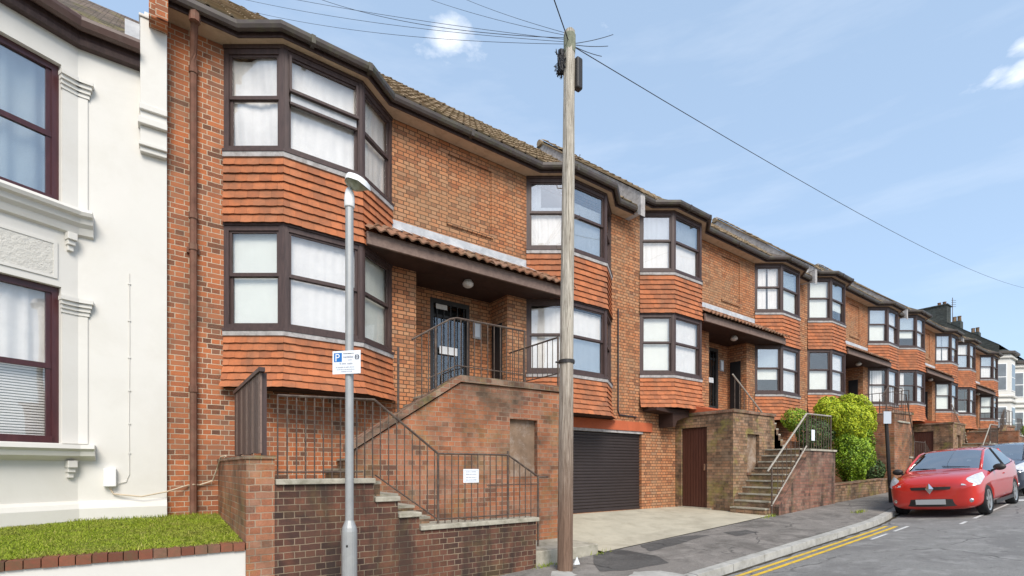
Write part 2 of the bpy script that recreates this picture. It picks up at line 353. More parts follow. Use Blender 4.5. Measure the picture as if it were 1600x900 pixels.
M['rubber'] = plain('tyre_rubber', (0.025, 0.025, 0.026), 0.85, 0.2, 0.2, 10)
M['yellow'] = plain('yellow_road_paint', (0.72, 0.47, 0.045), 0.8, 0.2, 0.12, 8, dirt=((0.26, 0.22, 0.13), 0.8, 10))
M['whitepaint'] = plain('white_road_paint', (0.66, 0.66, 0.64), 0.8, 0.2, 0.1, 8, dirt=((0.28, 0.28, 0.27), 0.55, 10))
M['kerb'] = plain('kerb_stone', (0.40, 0.39, 0.36), 0.9, 0.15, 0.2, 3, 0.4, dirt=((0.20, 0.19, 0.16), 0.55, 5))
M['soil'] = plain('soil', (0.075, 0.055, 0.035), 0.95, 0.1, 0.4, 10, 0.8)
M['leafY'] = island('golden_leaf', [(0.0, (0.16, 0.25, 0.012)), (0.5, (0.42, 0.52, 0.02)), (1.0, (0.66, 0.70, 0.04))], 0.6, 0.3, 1, None, 0)
M['leafG'] = island('green_leaf', [(0.0, (0.07, 0.15, 0.010)), (0.5, (0.22, 0.37, 0.02)), (1.0, (0.42, 0.58, 0.04))], 0.55, 0.35, 1, None, 0)
M['leafD'] = island('dark_leaf', [(0.0, (0.020, 0.045, 0.012)), (0.5, (0.05, 0.10, 0.025)), (1.0, (0.12, 0.18, 0.05))], 0.6, 0.3, 1, None, 0)
M['grass'] = island('grass_blade', [(0.0, (0.12, 0.17, 0.012)), (0.45, (0.25, 0.33, 0.02)), (0.85, (0.36, 0.43, 0.035)), (1.0, (0.50, 0.44, 0.14))], 0.7, 0.2, 1, ((0.26, 0.22, 0.07), 0.55, 1.8), 0)
M['stem'] = plain('stem_bark', (0.09, 0.065, 0.045), 0.9, 0.1, 0.3, 10)
M['sign_white'] = plain('sign_face_white', (0.78, 0.81, 0.84), 0.35, 0.4, 0.02)
M['sign_blue'] = plain('sign_blue', (0.02, 0.16, 0.48), 0.35, 0.4, 0.03)
M['ink'] = plain('sign_ink', (0.08, 0.09, 0.12), 0.6, 0.2, 0.05)
M['ink_pale'] = plain('faded_ink', (0.38, 0.40, 0.46), 0.6, 0.2, 0.05)
M['globe'] = plain('grimy_lamp_globe', (0.58, 0.54, 0.50), 0.4, 0.4, 0.15, 12)

def glass_mat(name, tint=(0.975, 0.975, 0.97), lo=0.11, hi=0.9, rough=0.02):
    m = bpy.data.materials.new(name); m.use_nodes = True; t = m.node_tree; t.nodes.clear()
    o = t.nodes.new('ShaderNodeOutputMaterial'); tr = t.nodes.new('ShaderNodeBsdfTransparent'); gl = t.nodes.new('ShaderNodeBsdfGlossy')
    tr.inputs[0].default_value = (*tint, 1); gl.inputs['Roughness'].default_value = rough
    ge = t.nodes.new('ShaderNodeNewGeometry'); dp = t.nodes.new('ShaderNodeVectorMath'); dp.operation = 'DOT_PRODUCT'
    t.links.new(ge.outputs['Incoming'], dp.inputs[0]); t.links.new(ge.outputs['Normal'], dp.inputs[1])
    def mth(op, a, b=0.0):
        x = t.nodes.new('ShaderNodeMath'); x.operation = op
        for i_, v_ in enumerate((a, b)):
            if isinstance(v_, (int, float)): x.inputs[i_].default_value = v_
            else: t.links.new(v_, x.inputs[i_])
        return x.outputs[0]
    f = mth('POWER', mth('SUBTRACT', 1.0, mth('ABSOLUTE', dp.outputs['Value'])), 4.0)
    f = mth('ADD', mth('MULTIPLY', f, hi - lo), lo)
    tcn = t.nodes.new('ShaderNodeTexCoord'); nz = t.nodes.new('ShaderNodeTexNoise'); nz.inputs['Scale'].default_value = 1.6; nz.inputs['Detail'].default_value = 1
    bp = t.nodes.new('ShaderNodeBump'); bp.inputs['Strength'].default_value = 0.2; bp.inputs['Distance'].default_value = 0.02
    t.links.new(tcn.outputs['Object'], nz.inputs['Vector']); t.links.new(nz.outputs['Fac'], bp.inputs['Height']); t.links.new(bp.outputs[0], gl.inputs['Normal'])
    mx = t.nodes.new('ShaderNodeMixShader')
    t.links.new(f, mx.inputs[0]); t.links.new(tr.outputs[0], mx.inputs[1]); t.links.new(gl.outputs[0], mx.inputs[2]); t.links.new(mx.outputs[0], o.inputs[0])
    return m
M['glass'] = glass_mat('window_glass')
M['glass_refl'] = glass_mat('reflective_window_glass', (0.85, 0.88, 0.9), 0.30)
M['glass_car'] = glass_mat('car_glass', (0.45, 0.48, 0.48), 0.55)

def paint(name, color, flake=0.0):
    s = NT(name); s.b.inputs['Coat Weight'].default_value = 1.0; s.b.inputs['Coat Roughness'].default_value = 0.04
    return s.fin(color, 0.35, 0.5, flake)
M['red_paint'] = paint('red_car_paint', (0.52, 0.016, 0.007))
M['navy_paint'] = paint('navy_car_paint', (0.018, 0.024, 0.045), 0.2)
M['chrome'] = plain('chrome', (0.62, 0.62, 0.63), 0.18, 0.5, 0.02, metal=1.0)
M['rim'] = plain('alloy_rim', (0.45, 0.44, 0.43), 0.35, 0.5, 0.05, metal=0.7)
M['lens'] = plain('lamp_lens', (0.52, 0.54, 0.57), 0.06, 0.8, 0.25, 14)
M['plate'] = plain('number_plate', (0.42, 0.42, 0.42), 0.5, 0.3, 0.03)

def asphalt(name, base, patch):
    s = NT(name); co = s.tc.outputs['Object']
    agg = s.noise(co, 95, 3, 0.8); n1 = s.noise(co, 0.9, 6, 0.65, 0.5); n2 = s.noise(co, 3.0, 6, 0.7)
    c = s.mix(s.ramp(agg, [(0.3, 0.0), (0.7, 1.0)]), tuple(x * 0.6 for x in base), tuple(x * 1.45 for x in base))
    c = s.mix(s.ramp(n1, [(0.48, 0.0), (0.60, 0.6)]), c, patch)
    c = s.mix(s.ramp(n2, [(0.50, 0.0), (0.64, 0.6)]), c, tuple(x * 1.5 for x in base))
    c = s.mix(s.ramp(s.noise(co, 7.0, 6, 0.75, 0.3), [(0.56, 0.0), (0.66, 0.6)]), c, tuple(x * 0.5 for x in base))
    vo = s.n('ShaderNodeTexVoronoi', feature='DISTANCE_TO_EDGE'); vo.inputs['Scale'].default_value = 0.55
    wv = s.n('ShaderNodeMix'); wv.data_type = 'VECTOR'; wv.inputs[0].default_value = 0.25; s.link(co, wv.inputs[4])
    nn = s.n('ShaderNodeTexNoise'); nn.inputs['Scale'].default_value = 2.5; nn.inputs['Detail'].default_value = 5; s.link(co, nn.inputs['Vector']); s.link(nn.outputs['Color'], wv.inputs[5])
    s.link(wv.outputs[1], vo.inputs['Vector'])
    crack = s.ramp(vo.outputs['Distance'], [(0.0, 1.0), (0.010, 0.0)])
    c = s.mix(s.math('MULTIPLY', crack, s.ramp(n2, [(0.45, 0.0), (0.55, 0.8)])), c, (0.03, 0.03, 0.028))
    s.bump(agg, 0.7, 0.006)
    return s.fin(c, 0.88, 0.25)
M['asphalt'] = asphalt('pavement_asphalt', (0.20, 0.183, 0.165), (0.085, 0.078, 0.07))
M['road'] = asphalt('road_asphalt', (0.215, 0.21, 0.20), (0.155, 0.15, 0.145))

# ---------------------------------------------------------------- ground levels
def h(X):
    if X < -30: return -0.317 - 1.65
    if X < 14: return -0.317 + 0.055 * X
    z = -0.317 + 0.77
    if X < 30: return z + 0.045 * (X - 14)
    z += 0.72
    if X < 60: return z + 0.03 * (X - 30)
    return z + 0.9
def sm(a, b, x):
    t = max(0, min(1, (x - a) / (b - a))); return t * t * (3 - 2 * t)
def ky(X): return 4.06 + 0.55 * sm(12.0, 17.5, X)
def road_z(X, Y): return h(X) + 0.075 * min(ky(X) - Y, 2.2) if Y > -3 else h(X) + 0.165
def pave_z(X, Y): return h(X) + 0.12 + 0.02 * (Y - 4.06)
XS = [-400, -200, -100, -60] + [-40 + 1.0 * i for i in range(141)] + [130, 200, 400, 900]
def sheet(name, mat, rows, zf, xs=XS, **p):
    m = MB(); v = []
    for X in xs:
        for y in rows(X): v.append((X, y, zf(X, y)))
    n = len(rows(xs[0])); f = [(i * n + j, (i + 1) * n + j, (i + 1) * n + j + 1, i * n + j + 1) for i in range(len(xs) - 1) for j in range(n - 1)]
    m.add(v, f); return m.build(name, mat, kind='structure', _base=False, **p)
M['groundsoil'] = plain('ground_earth', (0.16, 0.14, 0.10), 0.95, 0.1, 0.3, 0.5, 0.5, dirt=((0.08, 0.11, 0.03), 0.7, 0.3))
sheet('ground', M['groundsoil'], lambda X: [-600, -100, -30, -3.2, 3.9, 9, 30, 100, 600], lambda X, y: h(X) - 0.12)
sheet('road', M['road'], lambda X: [-3.0 + (ky(X) - 0.0 + 3.0) * i / 8 for i in range(9)], road_z)
PAVX = [x for x in XS if -60 <= x <= 130]
PAVX2 = [-40 + 0.5 * i for i in range(341)]
sheet('pavement', M['asphalt'], lambda X: [ky(X) + 0.16, 5.0, 5.92], pave_z, PAVX2)
sheet('far_pavement', M['asphalt'], lambda X: [-8, -3.15], lambda X, y: h(X) + 0.19, PAVX)
# kerb stones as one structure, each stone slightly uneven with an open joint
k = MB(); X = -20.0
while X < 70:
    L = 0.9
    a = (X + 0.006, ky(X)); b = (X + L - 0.006, ky(X + L)); d = random.uniform(-0.004, 0.004)
    v = []
    for (px_, py_) in (a, b):
        z0 = h(px_) - 0.1; z1 = h(px_) + 0.118 + d
        v += [(px_, py_, z0), (px_, py_ + 0.012, z1 - 0.004), (px_, py_ + 0.03, z1), (px_, py_ + 0.165, z1 + 0.002), (px_, py_ + 0.165, z0)]
    k.add(v, [(0, 5, 6, 1), (1, 6, 7, 2), (2, 7, 8, 3), (3, 8, 9, 4), (4, 3, 2, 1, 0), (5, 6, 7, 8, 9)])
    X += L
k.build('kerb', M['kerb'], kind='structure', _base=False)
def line_strip(name, mat, pts, wdt, kind='structure'):
    """painted line along (x, y) points"""
    m = MB(); P = [Vector(p) for p in pts]; v = []
    for i, p in enumerate(P):
        t = (P[min(i + 1, len(P) - 1)] - P[max(i - 1, 0)]).normalized(); n = Vector((-t.y, t.x)) * wdt / 2
        for q in (p + n, p - n): v.append((q.x, q.y, road_z(q.x, q.y) + 0.005))
    m.add(v, [(2 * i, 2 * i + 1, 2 * i + 3, 2 * i + 2) for i in range(len(P) - 1)])
    return m.build(name, mat, kind=kind, _base=False)
m = MB(); rg0 = random.Random(3); v = []; n0_ = 0
for i in range(170):
    x = -8 + i * 0.15; w_ = 0.05 + 0.06 * abs(math.sin(i * .7)) * rg0.random(); y0_ = ky(x) - 0.001; v += [(x, y0_, road_z(x, y0_) + .004), (x, y0_ - w_, road_z(x, y0_ - w_) + .004)]
m.add(v, [(2 * i, 2 * i + 2, 2 * i + 3, 2 * i + 1) for i in range(169)]); m.build('gutter_dirt', plain('gutter_dirt', (0.07, 0.06, 0.045), 0.95, 0.1, 0.4, 9, 0.6), kind='structure', _base=False)
line_strip('yellow_line', M['yellow'], [(x * 0.5, ky(x * .5) - 0.20 - 0.0) for x in range(-10, 26)], 0.075)
line_strip('yellow_line', M['yellow'], [(x * 0.5, ky(x * .5) - 0.37 - 0.0) for x in range(-10, 26)], 0.075)
line_strip('white_line', M['whitepaint'], [(10.6 + x * .2, 3.52) for x in range(0, 5)], 0.05)
line_strip('white_line', M['whitepaint'], [(11.75 + x * .2, 3.52) for x in range(0, 5)], 0.06)
line_strip('white_line', M['whitepaint'], [(13.0 + x * .2, 2.80) for x in range(0, 3)], 0.06)
line_strip('white_line', M['whitepaint'], [(13.9 + x * .5, 2.78) for x in range(0, 9)], 0.06)
line_strip('white_line', M['whitepaint'], [(18.1, 2.95), (18.1, 2.45)], 0.5)
def patch(name, mat, pts, dz):
    m = MB(); P_ = [at_g(x, y) for x, y in pts]; c_ = sum(P_, Vector((0, 0))) / len(P_)
    v = [(c_.x, c_.y, pave_z(c_.x, c_.y) + dz)]; N = len(P_); rg_ = random.Random(len(name) + int(pts[0][0]))
    for i_ in range(N):
        for k_ in range(4):
            q_ = P_[i_].lerp(P_[(i_ + 1) % N], k_ / 4) + Vector((rg_.uniform(-.02, .02), rg_.uniform(-.02, .02))); v.append((q_.x, q_.y, pave_z(q_.x, q_.y) + dz))
    m.add(v, [(0, i_ + 1, (i_ + 1) % (4 * N) + 1) for i_ in range(4 * N)]); return m.build(name, mat, kind='structure', _base=False)
def at_g(x, y):
    r_ = (x - 800) / 780; dx = FW[0] + RT[0] * r_; dy = FW[1] + RT[1] * r_; k_ = (732 - y) / 780
    # 1.6 + k Z = -0.317 + 0.055 X + 0.12 + 0.02 (Y - 4.06)
    Z = (1.6 + 0.317 - 0.12 + 0.02 * 4.06) / (0.055 * dx + 0.02 * dy - k_); return Vector((dx * Z, dy * Z))
M['asphalt_dark'] = asphalt('patched_asphalt', (0.095, 0.09, 0.085), (0.05, 0.047, 0.045))
patch('pavement_patch', M['asphalt_dark'], [(925, 868), (965, 858), (1025, 868), (1045, 880), (975, 892), (935, 893)], 0.004)
patch('pavement_patch', M['asphalt_dark'], [(1000, 852), (1065, 838), (1110, 836), (1060, 850), (1015, 862)], 0.004)
patch('pavement_patch', M['asphalt_dark'], [(1130, 832), (1165, 828), (1185, 832), (1150, 838)], 0.004)
patch('stone_slab', M['kerb'], [(862, 893), (885, 891), (900, 899), (880, 908), (858, 905)], 0.006)
patch('stone_slab', M['kerb'], [(990, 894), (1030, 892), (1075, 899), (1040, 912), (980, 905)], 0.006)
# driveway: warped concrete apron between pavement and garage
m = MB(); v = []; xs = [6.2 + 5.7 * i / 12 for i in range(13)]
for X in xs:
    for j in range(7):
        y = 5.92 + 2.85 * j / 6; t = sm(0, 1, j / 6)
        zz = pave_z(X, 5.92) + 0.012 + (0.54 - pave_z(X, 5.92) - 0.012) * t
        v.append((X, y, zz))
m.add(v, [(i * 7 + j, (i + 1) * 7 + j, (i + 1) * 7 + j + 1, i * 7 + j + 1) for i in range(12) for j in range(6)])
m.build('driveway', M['concrete'], kind='structure', _base=False)

# ---------------------------------------------------------------- terraced blocks
YW, YF = 8.61, 8.08
Z0, Z1, Z2, Z3, Z4 = 7.93, 6.37, 5.28, 3.69, 2.81
PER = 9.46

def bay_pts(x0):
    return [(x0, YW), (x0 + 0.729, YF), (x0 + 1.927, YF), (x0 + 2.656, YW)]
def offs(pts, o):
    P = [Vector(p) for p in pts]; r = []
    for i, p in enumerate(P):
        if i == 0: t = (P[1] - P[0]).normalized(); mm = Vector((t.y, -t.x))
        elif i == len(P) - 1: t = (P[-1] - P[-2]).normalized(); mm = Vector((t.y, -t.x))
        else:
            t1 = (P[i] - P[i - 1]).normalized(); t2 = (P[i + 1] - P[i]).normalized(); n1 = Vector((t1.y, -t1.x)); n2 = Vector((t2.y, -t2.x))
            mm = n1 + n2; mm = mm / (mm.length_squared / 2)
        r.append(p + mm * o)
    return r

def wall_holes(m, x0, x1, z0, z1, y, holes, depth=0.12):
    xs = sorted({x0, x1, *[v for hh in holes for v in hh[:2]]}); zs = sorted({z0, z1, *[v for hh in holes for v in hh[2:4]]})
    for i in range(len(xs) - 1):
        for j in range(len(zs) - 1):
            cx = (xs[i] + xs[i + 1]) / 2; cz = (zs[j] + zs[j + 1]) / 2
            if any(a < cx < b and c < cz < d for a, b, c, d in holes): continue
            m.quad((xs[i], y, zs[j]), (xs[i + 1], y, zs[j]), (xs[i + 1], y, zs[j + 1]), (xs[i], y, zs[j + 1]))
    for a, b, c, d in holes:
        if a > x0 + 1e-4: m.quad((a, y, c), (a, y + depth, c), (a, y + depth, d), (a, y, d))
        if b < x1 - 1e-4: m.quad((b, y, c), (b, y, d), (b, y + depth, d), (b, y + depth, c))
        m.quad((a, y, d), (b, y, d), (b, y + depth, d), (a, y + depth, d)); m.quad((a, y, c), (a, y + depth, c), (b, y + depth, c), (b, y, c))

def apron(pts, zt, zb, n, flare, rng):
    m = MB(); ch = (zt - zb) / n
    for kx in range(n):
        za = zt - kx * ch; zc = za - ch
        fl = lambda z: flare * max(0, (zt - 0.45 * (zt - zb) - z) / (0.55 * (zt - zb))) ** 1.6 if flare else 0
        A = offs(pts, 0.004 + fl(za)); B = offs(pts, 0.032 + fl(zc)); Cc = offs(pts, 0.010 + fl(zc))
        for i in range(3):
            L = (A[i + 1] - A[i]).length; nt_ = max(2, round(L / 0.168)); sh = 0.5 if kx % 2 else 0
            us = [0.0] + [(j + sh) / nt_ for j in range(0 if sh else 1, nt_ + (0 if not sh else 0))] + [1.0]
            us = sorted(set(round(u, 4) for u in us if 0 <= u <= 1))
            for u0, u1 in zip(us[:-1], us[1:]):
                if u1 - u0 < 0.01: continue
                g = 0.0007 / L; j0 = rng.uniform(-0.004, 0.003); jo = rng.uniform(-0.002, 0.002)
                lerp = lambda P, u: P[i] + (P[i + 1] - P[i]) * u
                a, b = lerp(A, u0 + g), lerp(A, u1 - g); c, d = lerp(B, u1 - g), lerp(B, u0 + g); e, f_ = lerp(Cc, u1 - g), lerp(Cc, u0 + g)
                nrm = Vector(((B[i + 1] - B[i]).y, -(B[i + 1] - B[i]).x)).normalized() * jo
                mx_ = (c + d) / 2
                m.add([(a.x, a.y, za), (b.x, b.y, za), (c.x + nrm.x, c.y + nrm.y, zc + j0), (mx_.x + nrm.x, mx_.y + nrm.y, zc + j0 - 0.006), (d.x + nrm.x, d.y + nrm.y, zc + j0), (e.x, e.y, zc + j0 + 0.002), (f_.x, f_.y, zc + j0 + 0.002)],
                      [(0, 1, 2, 3, 4), (4, 3, 2, 5, 6)])
    return m

def curtain_mesh(p, q, u0, u1, z0, z1, d, rng, waves=9, amp=0.015, crumple=0):
    p = Vector(p); q = Vector(q); t = (q - p).normalized(); n = Vector((-t.y, t.x)); m = MB()
    nu = 36; nv = 10 if crumple else 2; v = []; ph = rng.uniform(0, 6); f = waves * rng.uniform(.8, 1.2)
    for j in range(nv + 1):
        for i in range(nu + 1):
            u = u0 + (u1 - u0) * i / nu; s_ = i / nu; r_ = j / nv
            dd = d + amp * math.sin(ph + f * s_ * 6.28 / 2 + 1.5 * math.sin(s_ * 7 + ph)) + amp * 0.4 * math.sin(f * 2.3 * s_ * 3 + r_ * 2)
            zt_ = z1
            if crumple: dd += crumple * math.sin(5 * s_ + 7 * r_ + ph) * math.cos(3 * r_ - 4 * s_); zt_ = z1 - crumple * 1.5 * (math.sin(3.1 * s_ + ph) ** 2)
            c = p + t * u + n * dd; v.append((c.x, c.y, z0 + (zt_ - z0) * r_))
    m.add(v, [(j * (nu + 1) + i, j * (nu + 1) + i + 1, (j + 1) * (nu + 1) + i + 1, (j + 1) * (nu + 1) + i) for j in range(nv) for i in range(nu)])
    return m

def sash_face(fr, p, q, za, zb, zm, style=0):
    """frame members of one sash light; returns the pane rectangles"""
    L = (Vector(q) - Vector(p)).length; e = 0.075
    fr.fbox(p, q, 0.0, L, zb - 0.075, zb, 0.0, 0.10); fr.fbox(p, q, 0.0, L, za, za + 0.065, 0.0, 0.10)
    fr.fbox(p, q, 0.0, e, za + 0.065, zb - 0.075, 0.0, 0.10); fr.fbox(p, q, L - e, L, za + 0.065, zb - 0.075, 0.0, 0.10)
    panes = []
    # upper sash sits forward, lower sash behind
    for (a, b, d) in ((zm, zb - 0.075, 0.022), (za + 0.065, zm, 0.05)):
        s_ = 0.038
        fr.fbox(p, q, e, L - e, a - (0.022 if d < .03 else 0), a + 0.03, d, d + 0.035); fr.fbox(p, q, e, L - e, b - 0.028, b, d, d + 0.035)
        fr.fbox(p, q, e, e + s_, a + .03, b - .028, d, d + 0.035); fr.fbox(p, q, L - e - s_, L - e, a + .03, b - .028, d, d + 0.035)
        panes.append((e + s_, L - e - s_, a + 0.03, b - 0.028, d + 0.018))
    return panes

def make_bay(root, x0, za, zb, apz, flare, ncourse, spec, rng):
    """one canted bay storey: frame mesh with panes, curtains, tiles and flashing under it"""
    P = bay_pts(x0); fr = MB()
    # sill board, head, corner posts
    fr.sweep(P, [(0.05, za - 0.03), (0.05, za + 0.012), (-0.12, za + 0.02), (-0.12, za - 0.03)])
    fr.sweep(P, [(0.02, zb - 0.03), (0.02, zb + 0.03), (-0.12, zb + 0.03), (-0.12, zb - 0.03)])
    zm = za + (zb - za) * 0.52; pans = []
    for i in range(3): pans.append(sash_face(fr, P[i], P[i + 1], za + 0.012, zb - 0.03, zm))
    for i in (1, 2):
        c = Vector(P[i])
        for (a, b) in ((Vector(P[i - 1]), c), (c, Vector(P[i + 1]))):
            L = (b - a).length
            if (b - c).length < 1e-6: fr.fbox(a, b, L - 0.055, L + 0.012, za, zb, -0.012, 0.10)
            else: fr.fbox(a, b, -0.012, 0.055, za, zb, -0.012, 0.10)
    bay = fr.build('bay_window', M['frame'], root)
    for i in range(3):
        for kk, (u0, u1, a, b, d) in enumerate(pans[i]):
            g = MB(); g.fbox(P[i], P[i + 1], u0, u1, a, b, d, d + 0.004)
            g.build('window_pane', M['glass_refl'] if spec.get('refl') and (i, kk) in spec['refl'] else M['glass'], bay)
    # curtains
    for i in range(3):
        L = (Vector(P[i + 1]) - Vector(P[i])).length
        for (f0, f1, g0, g1, mat_, cr) in spec.get('c', {}).get(i, [(0, 1, 0, 1, 'curtain', 0)]):
            cm = curtain_mesh(P[i], P[i + 1], 0.03 + (L - 0.06) * f0, 0.03 + (L - 0.06) * f1, za + 0.05 + (zb - za - 0.1) * g0, za + 0.05 + (zb - za - 0.1) * g1, 0.115, rng, 4 + 9 * (f1 - f0) * L, 0.005 if mat_ == 'curtain' else 0.001, cr)
            cm.build('curtain' if mat_ == 'curtain' else 'window_blind', M[mat_], bay, smooth=True)
    if spec.get('open'):
        m = MB(); L = (Vector(P[2]) - Vector(P[1])).length; m.fbox(P[1], P[2], 0.10, L - 0.10, zm - 0.04, zm + 0.085, -0.012, 0.015); m.build('sash_gap', M['lead'], bay)
        m = MB(); m.fbox(P[1], P[2], 0.075, L - 0.075, zm + 0.085, zm + 0.125, -0.07, 0.03); m.fbox(P[1], P[2], 0.09, L - 0.09, zm - 0.075, zm - 0.04, -0.02, 0.03)
        for u_ in (0.075, L - 0.11): m.fbox(P[1], P[2], u_, u_ + 0.035, zm + 0.12, zb - 0.10, -0.035, 0.02)
        m.build('open_sash', M['frame'], bay)
    fl = MB(); fl.sweep(P, [(0.034, za - 0.10), (0.040, za - 0.032), (0.0, za - 0.028), (0.0, za - 0.10)])
    fl.build('lead_flashing', M['lead_dark'], bay)
    apron(P, za - 0.09, apz, ncourse, flare, rng).build('hung_tiles', M['tile'], bay)
    back = MB(); back.sweep(P, [(0.005, apz + 0.0), (0.005, za - 0.05)], False)
    bot = offs(P, 0.012 + flare)
    back.add([(P[0][0], P[0][1], apz + .01)] + [(c.x, min(c.y, YW), apz + 0.012) for c in bot] + [(P[3][0], P[3][1], apz + .01)], [(0, 1, 2, 3, 4, 5)])
    back.build('bay_floor', M['soffit_dark'], bay)
    return bay

def tiled_roof(x0, x1, ya, za, yb, zb, course, tw, rib=0.022, lip=0.028, jit=0.004, wavy=False, seed=1):
    rng = random.Random(seed); m = MB(); L = math.hypot(yb - ya, zb - za); n = max(1, round(L / course)); dy = (yb - ya) / n; dz = (zb - za) / n
    ny, nz = -(zb - za) / L, (yb - ya) / L
    nt_ = max(1, round((x1 - x0) / tw)); w_ = (x1 - x0) / nt_
    for r_ in range(n):
        for c in range(nt_):
            a = x0 + c * w_; j = rng.uniform(-jit, jit); j2 = rng.uniform(-jit, jit) * 2
            prof = [(0, 0), (0.06, rib), (0.16, rib), (0.22, 0), (0.99, 0)] if not wavy else [(i / 8, rib * (0.5 - 0.5 * math.cos(2 * math.pi * i / 8))) for i in range(8)] + [(0.995, 0)]
            lo = []; hi = []; bt = []
            for (f, o) in prof:
                X = a + f * w_; s0 = lip + o + j; s1 = o
                y_, z_ = ya + dy * r_ - dy * 0.08 + j2 * dy / course, za + dz * r_ - dz * 0.08
                lo.append((X, y_ + ny * s0, z_ + nz * s0)); bt.append((X, y_ + ny * (s0 - lip * .8), z_ + nz * (s0 - lip * .8)))
                hi.append((X, ya + dy * (r_ + 1) + ny * s1, za + dz * (r_ + 1) + nz * s1))
            k_ = len(prof); m.add(bt + lo + hi, [(i, i + 1, k_ + i + 1, k_ + i) for i in range(k_ - 1)] + [(k_ + i, k_ + i + 1, 2 * k_ + i + 1, 2 * k_ + i) for i in range(k_ - 1)])
    return m

def eave_path(X0, X1, bays):
    pts = [(X0, 8.33)]
    for b in bays: pts += [(b + 0.165, 8.33), (b + 0.687, 7.95), (b + 1.969, 7.95), (b + 2.491, 8.33)]
    return pts + [(X1, 8.33)]

BAYS = (0.888, 6.618)
C_ALL = {}
full = [(0, 1, 0, 1, 'curtain', 0)]
blindfull = [(0, 1, 0, 1, 'blind', 0)]
SPECS = {  # (block, bay, storey)
    (0, 0, 1): dict(open=1, c={0: [(0, 1, 0, .97, 'curtain', 0.03)], 1: [(0, 1, 0, 1, 'curtain', 0.02)], 2: full}),
    (0, 0, 0): dict(c={0: [(0.0, 1, 0, 1, 'blind', 0)], 1: full, 2: [(0, 1, 0, 1, 'blind', 0)]}),
    (0, 1, 1): dict(c={0: [(0, .35, 0, 1, 'curtain', 0), (.35, 1, 0, .62, 'curtain', 0)], 1: [(0, 1, 0, .75, 'curtain', 0)], 2: full}, refl={(0, 0), (1, 0), (1, 1)}),
    (1, 0, 1): dict(c={0: full, 1: full}, refl={(0, 0), (1, 0)}),
    (1, 0, 0): dict(c={0: blindfull, 1: full}),
    (2, 0, 0): dict(c={0: [(0, 1, 0, .5, 'blind', 0)], 1: full, 2: full}),
    (2, 1, 0): dict(c={0: [(0, .25, 0, 1, 'curtain', 0), (.3, .8, 0, 1, 'curtain', 0)], 1: full, 2: full}),
    (3, 0, 0): dict(c={0: [(0, .4, 0, 1, 'curtain', 0)], 1: full, 2: full}),
    (4, 0, 0): dict(c={0: [(0, 1, 0, .1, 'curtain', 0)], 1: full, 2: full}),
}
DZ = [0, 0.38, 0.76, 1.09, 1.16]
BLOCK_LABELS = ['nearest brick terrace block, with a cream-pointed left end, beside the white rendered house',
                'second brick terrace block, rising just right of the wooden utility pole and garage shutter',
                'third brick terrace block, its lower bays half behind the clipped golden bush',
                'fourth brick terrace block, above the dark store opening behind the red car',
                'last and smallest brick terrace block, adjoining the slate gable of the white villas']

